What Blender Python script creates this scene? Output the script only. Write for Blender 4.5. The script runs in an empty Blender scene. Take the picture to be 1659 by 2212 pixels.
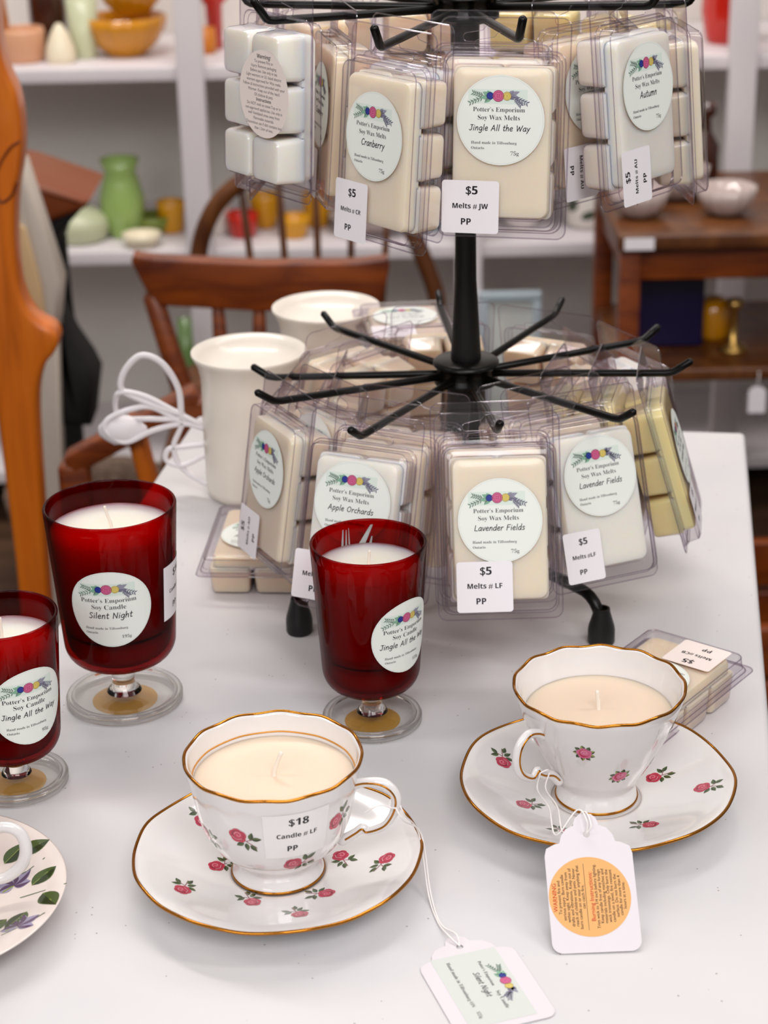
import bpy, bmesh, math, random
from mathutils import Vector, Matrix
from mathutils.geometry import tessellate_polygon
S = bpy.context.scene
COL = S.collection
R = math.radians
sin, cos, pi = math.sin, math.cos, math.pi
random.seed(7)

# ------------------------------------------------------------------ camera
W, H, F = 1659, 2212, 4150.0
TZ = 0.75                                   # table top height
CAM = Vector((0, 0, TZ + 0.535))
_p, _r = R(23.0), R(1.2)
fw = Vector((0, cos(_p), -sin(_p)))
_u0 = Vector((1, 0, 0)).cross(fw)
rt = cos(_r) * Vector((1, 0, 0)) - sin(_r) * _u0
up = sin(_r) * Vector((1, 0, 0)) + cos(_r) * _u0
cd = bpy.data.cameras.new('camera')
cam = bpy.data.objects.new('camera', cd)
COL.objects.link(cam)
cam.matrix_world = Matrix(((rt.x, up.x, -fw.x, CAM.x), (rt.y, up.y, -fw.y, CAM.y), (rt.z, up.z, -fw.z, CAM.z), (0, 0, 0, 1)))
cd.sensor_fit = 'VERTICAL'
cd.sensor_height = 36
cd.lens = 36 * F / H
cd.clip_start = 0.05
cd.dof.use_dof = True
cd.dof.focus_distance = 0.99
cd.dof.aperture_fstop = 11.5
S.camera = cam

def _ray(x, y):
    return fw + rt * ((x - W / 2) / F) - up * ((y - H / 2) / F)
def onz(x, y, z):                           # the point of a level plane seen at a pixel
    d = _ray(x, y); return CAM + d * ((z - CAM.z) / d.z)
def at(x, y, Y):                            # the point at depth Y seen at a pixel
    d = _ray(x, y); return CAM + d * (Y / d.y)

# ------------------------------------------------------------------ light, exposure
wd = bpy.data.worlds.new('world'); S.world = wd; wd.use_nodes = True
bg = wd.node_tree.nodes['Background']
bg.inputs[0].default_value = (1.0, 0.965, 0.955, 1)
bg.inputs[1].default_value = 0.46
_wt = wd.node_tree; _tc = _wt.nodes.new('ShaderNodeTexCoord'); _sx = _wt.nodes.new('ShaderNodeSeparateXYZ'); _cr = _wt.nodes.new('ShaderNodeValToRGB')
_cr.color_ramp.elements[0].position = 0.05; _cr.color_ramp.elements[0].color = (0.40, 0.385, 0.38, 1)     # shop walls
_cr.color_ramp.elements[1].position = 0.60; _cr.color_ramp.elements[1].color = (1.0, 0.965, 0.955, 1)     # pale ceiling
_wt.links.new(_tc.outputs['Generated'], _sx.inputs[0]); _wt.links.new(_sx.outputs[2], _cr.inputs[0]); _wt.links.new(_cr.outputs[0], bg.inputs[0])
def area(name, loc, target, sx, sy, power, color):
    l = bpy.data.lights.new(name, 'AREA'); l.shape = 'RECTANGLE'; l.size = sx; l.size_y = sy
    l.energy = power; l.color = color
    o = bpy.data.objects.new(name, l); COL.objects.link(o); o.location = loc
    o.rotation_euler = (Vector(target) - Vector(loc)).to_track_quat('-Z', 'Y').to_euler()
area('ceiling_lamp_far', (0.55, 2.1, 2.75), (0.15, 1.2, 0.75), 1.2, 0.25, 9, (1.0, 0.92, 0.87))
area('ceiling_lamp_right', (1.5, 0.7, 2.6), (0.2, 1.1, 0.75), 0.3, 1.2, 13, (1.0, 0.94, 0.91))
area('ceiling_lamp_left', (-1.4, 0.7, 2.6), (-0.1, 1.1, 0.75), 0.3, 1.2, 8, (1.0, 0.97, 0.95))
area('ceiling_lamp_near', (-1.1, -1.5, 2.45), (0.0, 1.2, 0.95), 0.9, 0.9, 19, (1.0, 0.975, 0.97))
area('front_fill_light', (0.45, -1.25, 2.8), (0.05, 1.15, 0.95), 1.5, 0.9, 46, (1.0, 0.975, 0.97))  # unseen fill light, added to brighten upright wax fronts and lift shadows
area('ceiling_lamp_shelves', (-0.4, 2.3, 2.9), (0.0, 3.2, 0.5), 1.6, 0.3, 42, (1.0, 0.94, 0.90))
S.view_settings.view_transform = 'Standard'
S.view_settings.look = 'None'
S.view_settings.exposure = -0.20
S.view_settings.gamma = 1.0
S.view_settings.use_curve_mapping = False
S.cycles.transparent_max_bounces = 48
S.cycles.max_bounces = 12
S.cycles.transmission_bounces = 10
S.cycles.sample_clamp_indirect = 6.0

# ------------------------------------------------------------------ materials
def srgb(c):
    if isinstance(c, str):
        c = [int(c[i:i + 2], 16) / 255 for i in (0, 2, 4)]
    return tuple(((x / 12.92) if x <= 0.04045 else ((x + 0.055) / 1.055) ** 2.4) for x in c) + (1,)
MATS = {}
def mat(name, col, rough=0.5, metal=0.0, coat=0.0, sss=0.0, sssr=(0.01, 0.007, 0.005), spec=0.5, trans=0.0, ior=1.45, emit=None):
    m = bpy.data.materials.new(name); m.use_nodes = True; MATS[name] = m
    b = m.node_tree.nodes['Principled BSDF']
    b.inputs['Base Color'].default_value = srgb(col)
    b.inputs['Roughness'].default_value = rough
    b.inputs['Metallic'].default_value = metal
    b.inputs['Coat Weight'].default_value = coat
    b.inputs['Coat Roughness'].default_value = 0.06
    b.inputs['Specular IOR Level'].default_value = spec
    b.inputs['IOR'].default_value = ior
    b.inputs['Transmission Weight'].default_value = trans
    if sss:
        b.inputs['Subsurface Weight'].default_value = sss
        b.inputs['Subsurface Radius'].default_value = sssr
        b.inputs['Subsurface Scale'].default_value = 1.0
    return m
def noise_col(m, ramp, scale=(1, 1, 1), nscale=5.0, detail=4.0, dist=0.0, bump=0.0, coord='Object'):
    t = m.node_tree; n = t.nodes; b = n['Principled BSDF']
    tc = n.new('ShaderNodeTexCoord'); mp = n.new('ShaderNodeMapping'); mp.inputs['Scale'].default_value = scale
    nz = n.new('ShaderNodeTexNoise'); nz.inputs['Scale'].default_value = nscale; nz.inputs['Detail'].default_value = detail
    nz.inputs['Distortion'].default_value = dist
    cr = n.new('ShaderNodeValToRGB'); e = cr.color_ramp.elements
    e[0].position, e[0].color = ramp[0][0], srgb(ramp[0][1])
    e[1].position, e[1].color = ramp[-1][0], srgb(ramp[-1][1])
    for p, c in ramp[1:-1]:
        k = e.new(p); k.color = srgb(c)
    t.links.new(tc.outputs[coord], mp.inputs[0]); t.links.new(mp.outputs[0], nz.inputs[0])
    t.links.new(nz.outputs[0], cr.inputs[0]); t.links.new(cr.outputs[0], b.inputs['Base Color'])
    if bump:
        bp = n.new('ShaderNodeBump'); bp.inputs['Strength'].default_value = bump; bp.inputs['Distance'].default_value = 0.002
        t.links.new(nz.outputs[0], bp.inputs['Height']); t.links.new(bp.outputs[0], b.inputs['Normal'])
    return m
def sheet(name, tint, edge, rough=0.04, ior=1.45, gain=1.0, graze=0.75, start=0.35):
    """thin clear plastic or thin glass wall: see-through, tinted more at grazing angles, with a fresnel gloss"""
    m = bpy.data.materials.new(name); m.use_nodes = True; MATS[name] = m
    t = m.node_tree; n = t.nodes; n.clear()
    o = n.new('ShaderNodeOutputMaterial'); mx = n.new('ShaderNodeMixShader')
    tr = n.new('ShaderNodeBsdfTransparent'); gl = n.new('ShaderNodeBsdfGlossy'); gl.inputs['Roughness'].default_value = rough
    pw = n.new('ShaderNodeMath'); pw.operation = 'POWER'; pw.inputs[1].default_value = 4.0
    f0 = ((ior - 1) / (ior + 1)) ** 2 * gain
    ml = n.new('ShaderNodeMath'); ml.operation = 'MULTIPLY_ADD'; ml.inputs[1].default_value = graze; ml.inputs[2].default_value = f0; ml.use_clamp = True
    lw = n.new('ShaderNodeLayerWeight'); lw.inputs[0].default_value = 0.5
    cr = n.new('ShaderNodeValToRGB')
    cr.color_ramp.elements[0].color = srgb(tint); cr.color_ramp.elements[0].position = start
    cr.color_ramp.elements[1].color = srgb(edge)
    L = t.links.new
    L(lw.outputs['Facing'], cr.inputs[0]); L(cr.outputs[0], tr.inputs[0]); L(lw.outputs['Facing'], pw.inputs[0]); L(pw.outputs[0], ml.inputs[0])
    L(ml.outputs[0], mx.inputs[0]); L(tr.outputs[0], mx.inputs[1]); L(gl.outputs[0], mx.inputs[2]); L(mx.outputs[0], o.inputs[0])
    return m

sheet('clear_plastic', 'fefdfe', 'dcd4df', 0.06, 1.46, 1.3)
sheet('plastic_edge', 'efeaf1', 'b7adbd', 0.12, 1.6, 2.2)
sheet('red_glass', 'c80402', '8a0200', 0.02, 1.5, 0.25, 0.4)
sheet('clear_glass_wall', 'fbfbfa', 'b9b0a6', 0.02, 1.5, 1.0, 0.6, 0.62)
mat('clear_glass', 'ffffff', 0.02, trans=1.0, ior=1.45)
for nm, c in (('wax_cream', 'fce7d0'), ('wax_white', 'f6f0e4'), ('wax_yellow', 'f6e2a6'), ('wax_peach', 'fae0c4'), ('wax_bright', 'fdf6ea')):
    mat(nm, c, 0.32, coat=0.25, sss=0.8, sssr=(0.010, 0.0065, 0.0035))
mat('candle_wax', 'fbeedd', 0.38, sss=1.0, sssr=(0.030, 0.022, 0.016))
mat('porcelain_wax', 'e6d0b9', 0.4, sss=0.4, sssr=(0.008, 0.005, 0.003))
mat('wick', 'efe6da', 0.8)
mat('porcelain', 'e6e3e2', 0.10, coat=0.6, spec=0.6)
mat('cream_porcelain', 'e8dcd5', 0.14, coat=0.6)
mat('gilt', 'b8782a', 0.16, metal=1.0)
mat('orange_band', 'dd9a45', 0.3, metal=0.4)
mat('paper', 'ebf0ea', 0.55)
mat('white_paper', 'f0ecf0', 0.5)
mat('grey_paper', 'ced3ce', 0.5)
mat('cup_paper', 'efeceb', 0.35)
mat('warm_paper', 'f0e2dc', 0.55)
mat('tag_card', 'ddd7dc', 0.6)
mat('orange_paper', 'e4aa68', 0.5)
mat('kraft', 'bf9140', 0.55)
mat('mint', 'dbe8df', 0.55)
mat('ink', '262029', 0.6)
mat('grey_ink', '5d5358', 0.6)
mat('red_ink', 'd93a1c', 0.6)
mat('blue', '2c3d9e', 0.4); mat('dark_blue', '1a2466', 0.4)
mat('pink', 'd2628f', 0.4); mat('dark_pink', 'a03d68', 0.4)
mat('yellow', 'e3cf72', 0.4); mat('dark_yellow', 'a8913c', 0.4)
mat('leaf_green', '7fae93', 0.5); mat('sprig', '6f8578', 0.5); mat('grey_violet', '908fa2', 0.5); mat('dark_violet', '6b6880', 0.5)
mat('rose', 'c03350', 0.15, coat=0.5); mat('dark_rose', '8e1a34', 0.15, coat=0.5); mat('light_rose', 'e08a9c', 0.15, coat=0.5)
mat('pink_rose', 'd0628c', 0.15, coat=0.5)
mat('rose_leaf', '4b5d33', 0.15, coat=0.5); mat('dark_leaf', '2f3d22', 0.15, coat=0.5); mat('light_leaf', '8b9a4a', 0.15, coat=0.5)
mat('stem_line', '9a6a72', 0.2, coat=0.5)
mat('violet', '9f96b4', 0.15, coat=0.5); mat('deep_violet', '5a3f62', 0.15, coat=0.5)
mat('string', 'f1ecea', 0.8)
mat('black_metal', '060504', 0.32, spec=0.28)
mat('black_pole', '0d0b0c', 0.45)
mat('rubber', '0e0c0d', 0.42)
mat('cable', 'e6e1e4', 0.45)
mat('brass', 'c9a25c', 0.3, metal=1.0)
noise_col(mat('warmer_ceramic', 'efe7dc', 0.35, coat=0.3), [(0.3, 'f1e8dc'), (0.7, 'e8e0d4')], nscale=30)
# table paint: off-white with faint mottling and sparse dark specks
m = noise_col(mat('table_paint', 'd1cfd1', 0.42, spec=0.4), [(0.3, 'cdcccf'), (0.7, 'd5d2d2')], nscale=9, detail=3)
t = m.node_tree; n = t.nodes; b = n['Principled BSDF']; src = b.inputs['Base Color'].links[0].from_socket
tc = n.new('ShaderNodeTexCoord'); vo = n.new('ShaderNodeTexVoronoi'); vo.inputs['Scale'].default_value = 150
vc = n.new('ShaderNodeTexNoise'); vc.inputs['Scale'].default_value = 40
ma = n.new('ShaderNodeMath'); ma.operation = 'LESS_THAN'; ma.inputs[1].default_value = 0.075
mb = n.new('ShaderNodeMath'); mb.operation = 'GREATER_THAN'; mb.inputs[1].default_value = 0.54
mm = n.new('ShaderNodeMath'); mm.operation = 'MULTIPLY'
mx = n.new('ShaderNodeMix'); mx.data_type = 'RGBA'; mx.inputs[7].default_value = srgb('9b918f')
L = t.links.new
L(tc.outputs['Object'], vo.inputs['Vector']); L(tc.outputs['Object'], vc.inputs['Vector'])
L(vo.outputs['Distance'], ma.inputs[0]); L(vc.outputs[0], mb.inputs[0]); L(ma.outputs[0], mm.inputs[0]); L(mb.outputs[0], mm.inputs[1])
L(mm.outputs[0], mx.inputs[0]); L(src, mx.inputs[6]); L(mx.outputs[2], b.inputs['Base Color'])
noise_col(mat('orange_wood', 'c06a20', 0.38, coat=0.2), [(0.25, 'a04c04'), (0.5, 'c6640a'), (0.8, 'd47412')], scale=(14, 14, 1.2), nscale=3, dist=1.2)
noise_col(mat('dark_wood', '5a2a12', 0.4, coat=0.1), [(0.3, '551e05'), (0.7, '8c420c')], scale=(3, 14, 14), nscale=3, dist=1.0)
noise_col(mat('red_wood', '7d4220', 0.4, coat=0.1), [(0.3, '48230c'), (0.7, '70421c')], scale=(8, 8, 3), nscale=3, dist=1.0)
noise_col(mat('shelf_paint', 'd9d2d4', 0.5), [(0.3, 'd6cfd3'), (0.7, 'dfd8d8')], nscale=4)
noise_col(mat('wall_paint', 'd8d2cc', 0.7), [(0.3, 'd5d0c9'), (0.7, 'ddd6d0')], nscale=2)
noise_col(mat('floor_boards', '4c3526', 0.5), [(0.3, '3a271b'), (0.7, '5c4230')], scale=(2, 18, 1), nscale=2, dist=0.6)
mat('amber_glass', 'd08a10', 0.12, coat=0.5); mat('brown_glass', '3c1c12', 0.15, coat=0.5)
mat('cream_glaze', 'ece0c4', 0.3); mat('peach_glaze', 'd9a27e', 0.4); mat('orange_glaze', 'c8741c', 0.3)
mat('green_glaze', '9dbb6a', 0.25, coat=0.4); mat('pale_green', 'c3c7a5', 0.3); mat('olive_glaze', '7d8a3a', 0.3)
mat('red_glaze', 'c4200f', 0.25, coat=0.4); mat('yellow_glaze', 'dc9a10', 0.25, coat=0.4)
mat('white_glaze', 'e8e2da', 0.25, coat=0.4); mat('teal_glaze', '4f93a0', 0.3); mat('cobalt', '17103c', 0.3)
mat('black_cloth', '0c0a0a', 0.8); mat('beige_cloth', 'bdb2a6', 0.8); mat('tan_band', 'c9a97e', 0.8)
mat('brown_leather', '7b3c1a', 0.45); mat('dark_green', '3c4a26', 0.5); mat('bottle_green', '5f7a45', 0.25, coat=0.4)
mat('pressed_glass', 'b9a8a2', 0.15, coat=0.5)

# ------------------------------------------------------------------ objects
def thing(name, label, cat, loc=(0, 0, 0), rotz=0.0, group=None):
    o = bpy.data.objects.new(name, None); COL.objects.link(o)
    o.empty_display_size = 0.01
    o.location = loc; o.rotation_euler = (0, 0, rotz)
    o['label'] = label; o['category'] = cat
    if group: o['group'] = group
    return o
def tag(o, label, cat, group=None):
    o['label'] = label; o['category'] = cat
    if group: o['group'] = group
    return o
def mesh(name, verts, faces, mats, mi=None, smooth=True):
    me = bpy.data.meshes.new(name)
    me.from_pydata([tuple(v) for v in verts], [], faces)
    for m_ in mats: me.materials.append(MATS[m_])
    if mi: me.polygons.foreach_set('material_index', mi)
    if smooth: me.polygons.foreach_set('use_smooth', [True] * len(me.polygons))
    me.update()
    return me
def put(name, me, parent=None, loc=(0, 0, 0), rot=(0, 0, 0), label=None):
    o = bpy.data.objects.new(name, me); COL.objects.link(o)
    o.location = loc; o.rotation_euler = rot
    if parent: o.parent = parent
    if label: o['label'] = label
    return o
class G:
    """collects vertices and faces of one mesh"""
    def __init__(s): s.v = []; s.f = []; s.m = []
    def add(s, v, f, m=0):
        k = len(s.v); s.v += [Vector(x) for x in v]; s.f += [tuple(i + k for i in q) for q in f]; s.m += [m] * len(f)
    def rings(s, rings, close=True, cap0=False, cap1=False, m=0, loop=False):
        n_ = len(rings[0]); v = [p for r_ in rings for p in r_]; f = []
        nr = len(rings)
        for i in range(nr if loop else nr - 1):
            for j in range(n_ if close else n_ - 1):
                a, b_ = i * n_ + j, i * n_ + (j + 1) % n_
                i2 = (i + 1) % nr
                f.append((a, b_, i2 * n_ + (j + 1) % n_, i2 * n_ + j))
        if cap0: f.append(tuple(range(n_))[::-1])
        if cap1: f.append(tuple((nr - 1) * n_ + j for j in range(n_)))
        s.add(v, f, m)
    def lathe(s, prof, seg=64, mod=None, cap0=False, cap1=False, m=0, c=(0, 0, 0)):
        rr = []
        for k, (r_, z_) in enumerate(prof):
            ring = []
            for j in range(seg):
                a = 2 * pi * j / seg
                r2, z2 = (mod(r_, z_, a, k) if mod else (r_, z_))
                ring.append((c[0] + r2 * cos(a), c[1] + r2 * sin(a), c[2] + z2))
            rr.append(ring)
        s.rings(rr, True, cap0, cap1, m)
    def tube(s, pts, rad, seg=12, closed=False, m=0, flat=1.0, caps=True):
        pts = [Vector(p) for p in pts]; n_ = len(pts)
        rads = rad if isinstance(rad, (list, tuple)) else [rad] * n_
        rr = []; nrm = None
        for i in range(n_):
            if closed: t_ = (pts[(i + 1) % n_] - pts[i - 1])
            else: t_ = pts[min(i + 1, n_ - 1)] - pts[max(i - 1, 0)]
            if t_.length < 1e-9: t_ = Vector((0, 0, 1))
            t_.normalize()
            if nrm is None:
                nrm = t_.orthogonal().normalized()
                if abs(t_.z) < 0.9:
                    nrm = Vector((0, 0, 1)) - t_ * t_.z; nrm.normalize()
            else:
                nrm = nrm - t_ * nrm.dot(t_); nrm.normalize()
            b_ = t_.cross(nrm)
            rr.append([pts[i] + nrm * (rads[i] * cos(2 * pi * j / seg)) + b_ * (rads[i] * flat * sin(2 * pi * j / seg)) for j in range(seg)])
        if not closed and caps:
            e0 = [pts[0] + (q - pts[0]) * 0.5 - (pts[1] - pts[0]).normalized() * rads[0] * 0.6 for q in rr[0]]
            e1 = [pts[-1] + (q - pts[-1]) * 0.5 + (pts[-1] - pts[-2]).normalized() * rads[-1] * 0.6 for q in rr[-1]]
            rr = [e0] + rr + [e1]
        s.rings(rr, True, not closed, not closed, m, loop=closed)
    def rbox(s, w, d, h, r_=0.002, c=(0, 0, 0), seg=3, m=0, M=None):
        bm = bmesh.new(); bmesh.ops.create_cube(bm, size=1)
        for v in bm.verts: v.co = Vector((v.co.x * w, v.co.y * d, v.co.z * h))
        if r_ > 0: bmesh.ops.bevel(bm, geom=bm.edges[:], offset=r_, segments=seg, affect='EDGES', profile=0.5)
        bm.verts.index_update()
        vv = [(M @ v.co if M else v.co) + Vector(c) for v in bm.verts]
        s.add(vv, [tuple(v.index for v in f.verts) for f in bm.faces], m); bm.free()
    def bar(s, a, b_, w, d, r_=0.002, m=0):
        a, b_ = Vector(a), Vector(b_); M = (b_ - a).to_track_quat('Z', 'Y').to_matrix().to_4x4()
        s.rbox(w, d, (b_ - a).length, r_, (a + b_) / 2, 2, m, M)
    def prism(s, poly, y0, y1, r_=0.0, m=0):
        """outline in x,z extruded along y"""
        bm = bmesh.new()
        f = bm.faces.new([bm.verts.new((x, y0, z)) for x, z in poly])
        e = bmesh.ops.extrude_face_region(bm, geom=[f])
        for v in e['geom']:
            if isinstance(v, bmesh.types.BMVert): v.co.y = y1
        bmesh.ops.recalc_face_normals(bm, faces=bm.faces[:])
        if r_:
            ee = [q for q in bm.edges if len(q.link_faces) == 2 and q.calc_face_angle() > 0.9 and abs(q.verts[0].co.y - q.verts[1].co.y) < 1e-6]
            bmesh.ops.bevel(bm, geom=ee, offset=r_, segments=3, affect='EDGES', profile=0.5)
        bmesh.ops.triangulate(bm, faces=[q for q in bm.faces if len(q.verts) > 4])
        bm.verts.index_update()
        s.add([v.co.copy() for v in bm.verts], [tuple(v.index for v in q.verts) for q in bm.faces], m); bm.free()
    def me(s, name, mats, smooth=True, auto=None):
        if isinstance(mats, str): mats = [mats]
        me_ = mesh(name, s.v, s.f, mats, s.m, smooth)
        bm = bmesh.new(); bm.from_mesh(me_); bmesh.ops.recalc_face_normals(bm, faces=bm.faces[:]); bm.to_mesh(me_); bm.free()
        if auto is not None: me_.set_sharp_from_angle(angle=auto)
        return me_
    def put(s, name, mats, parent=None, loc=(0, 0, 0), rot=(0, 0, 0), auto=None, label=None, smooth=True):
        return put(name, s.me(name, mats, smooth, auto), parent, loc, rot, label)
def spline(pts, k=8, closed=False):
    pts = [Vector(p) for p in pts]; n_ = len(pts); out = []
    rng = n_ if closed else n_ - 1
    for i in range(rng):
        p0 = pts[i - 1] if (closed or i > 0) else pts[0] * 2 - pts[1]
        p1, p2 = pts[i], pts[(i + 1) % n_]
        p3 = pts[(i + 2) % n_] if (closed or i + 2 < n_) else pts[-1] * 2 - pts[-2]
        for j in range(k):
            t_ = j / k
            out.append(0.5 * ((2 * p1) + (p2 - p0) * t_ + (2 * p0 - 5 * p1 + 4 * p2 - p3) * t_ * t_ + (3 * p1 - p0 - 3 * p2 + p3) * t_ ** 3))
    if not closed: out.append(pts[-1])
    return out
def rrect(w, h, r_, k=5, cx=0.0, cy=0.0):
    o = []
    for (sx, sy, a0) in ((1, 1, 0), (-1, 1, 90), (-1, -1, 180), (1, -1, 270)):
        for i in range(k + 1):
            a = R(a0 + 90 * i / k)
            o.append((cx + sx * (w / 2 - r_) + r_ * cos(a), cy + sy * (h / 2 - r_) + r_ * sin(a)))
    return o

# ------------------------------------------------------------------ lettering and printed artwork
def serif(s_):
    o = ''
    for c in s_:
        if 'A' <= c <= 'Z': o += chr(0x1D400 + ord(c) - 65)
        elif 'a' <= c <= 'z': o += chr(0x1D41A + ord(c) - 97)
        elif '0' <= c <= '9': o += chr(0x1D7CE + ord(c) - 48)
        else: o += c
    return o
def sansb(s_):
    o = ''
    for c in s_:
        if 'A' <= c <= 'Z': o += chr(0x1D5D4 + ord(c) - 65)
        elif 'a' <= c <= 'z': o += chr(0x1D5EE + ord(c) - 97)
        elif '0' <= c <= '9': o += chr(0x1D7EC + ord(c) - 48)
        else: o += c
    return o
_tc = {}
def text_mesh(s_, style):
    k = (s_, style)
    if k in _tc: return _tc[k]
    c = bpy.data.curves.new('lettering', 'FONT')
    c.body = serif(s_) if style == 'serif' else sansb(s_) if style == 'bold' else s_
    c.size = 1.0; c.resolution_u = 3
    if style == 'serif': c.offset = -0.009
    o = bpy.data.objects.new('lettering', c); COL.objects.link(o)
    dg = bpy.context.evaluated_depsgraph_get()
    e = o.evaluated_get(dg); me_ = e.to_mesh()
    v = [(p.co.x, p.co.y) for p in me_.vertices]; f = [tuple(p.vertices) for p in me_.polygons]
    e.to_mesh_clear(); bpy.data.objects.remove(o); bpy.data.curves.remove(c)
    _tc[k] = (v, f); return _tc[k]
HAND = {  # pen strokes of the handwritten alphabet: advance, strokes
 'a': (.50, [[(.42, .44), (.26, .5), (.08, .34), (.06, .1), (.2, 0), (.36, .14), (.43, .46)], [(.43, .46), (.42, .12), (.48, .0)]]),
 'b': (.48, [[(.08, .85), (.08, .0)], [(.08, .3), (.24, .5), (.42, .36), (.38, .08), (.22, -.02), (.08, .08)]]),
 'c': (.44, [[(.4, .42), (.26, .5), (.08, .34), (.07, .12), (.22, .0), (.4, .08)]]),
 'd': (.52, [[(.42, .42), (.26, .5), (.08, .34), (.06, .1), (.2, 0), (.36, .12), (.43, .4)], [(.44, .86), (.43, .1), (.46, 0)]]),
 'e': (.46, [[(.08, .24), (.36, .3), (.36, .44), (.22, .51), (.07, .34), (.07, .12), (.22, .0), (.42, .08)]]),
 'g': (.50, [[(.42, .42), (.26, .5), (.08, .34), (.08, .12), (.22, .02), (.38, .16), (.43, .46)], [(.43, .46), (.42, -.1), (.3, -.3), (.08, -.24)]]),
 'h': (.50, [[(.08, .86), (.08, .0)], [(.08, .24), (.24, .48), (.38, .42), (.4, .0)]]),
 'i': (.22, [[(.1, .48), (.1, .0)], [(.12, .68), (.13, .7)]]),
 'j': (.22, []),
 'l': (.22, [[(.1, .86), (.1, .0)]]),
 'm': (.74, [[(.08, .48), (.08, .0)], [(.08, .26), (.22, .49), (.33, .42), (.34, .0)], [(.34, .26), (.48, .49), (.6, .42), (.62, .0)]]),
 'n': (.50, [[(.08, .48), (.08, .0)], [(.08, .24), (.24, .49), (.38, .42), (.41, .0)]]),
 'o': (.50, [[(.26, .5), (.08, .36), (.08, .12), (.24, .0), (.42, .14), (.42, .38), (.26, .5)]]),
 'p': (.50, [[(.09, .48), (.08, -.32)], [(.08, .3), (.26, .5), (.42, .36), (.38, .1), (.22, .0), (.08, .1)]]),
 'r': (.38, [[(.09, .48), (.08, .0)], [(.08, .26), (.2, .46), (.36, .46)]]),
 's': (.40, [[(.35, .44), (.2, .51), (.08, .38), (.22, .27), (.34, .14), (.22, .0), (.05, .05)]]),
 't': (.36, [[(.17, .74), (.15, .12), (.22, .0), (.33, .06)], [(.02, .5), (.32, .52)]]),
 'u': (.50, [[(.08, .48), (.08, .14), (.2, .0), (.36, .14), (.42, .48)], [(.42, .48), (.41, .1), (.47, .0)]]),
 'v': (.44, [[(.05, .48), (.2, .0), (.4, .5)]]),
 'w': (.64, [[(.05, .48), (.16, .0), (.32, .42)], [(.32, .42), (.44, .0), (.6, .5)]]),
 'y': (.46, [[(.06, .48), (.22, .06)], [(.42, .5), (.22, .04), (.08, -.32)]]),
 'A': (.66, [[(.04, .0), (.32, .78)], [(.32, .78), (.58, .0)], [(.14, .26), (.5, .28)]]),
 'C': (.62, [[(.55, .66), (.38, .78), (.14, .58), (.1, .24), (.3, .0), (.56, .1)]]),
 'F': (.54, [[(.1, .76), (.08, .0)], [(.1, .76), (.5, .78)], [(.1, .42), (.42, .44)]]),
 'J': (.52, [[(.14, .76), (.5, .78)], [(.36, .77), (.36, .16), (.22, .0), (.06, .1)]]),
 'L': (.52, [[(.1, .78), (.08, .02)], [(.08, .02), (.48, .0)]]),
 'N': (.68, [[(.08, .0), (.1, .77)], [(.1, .77), (.54, .02)], [(.54, .02), (.58, .78)]]),
 'O': (.74, [[(.38, .78), (.12, .6), (.1, .22), (.36, .0), (.62, .2), (.62, .58), (.38, .78)]]),
 'S': (.54, [[(.48, .68), (.3, .79), (.12, .62), (.28, .42), (.46, .2), (.28, .0), (.06, .08)]]),
 'W': (.92, [[(.06, .77), (.22, .0)], [(.22, .0), (.44, .62)], [(.44, .62), (.62, .0)], [(.62, .0), (.86, .78)]]),
 ' ': (.34, [])}
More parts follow.
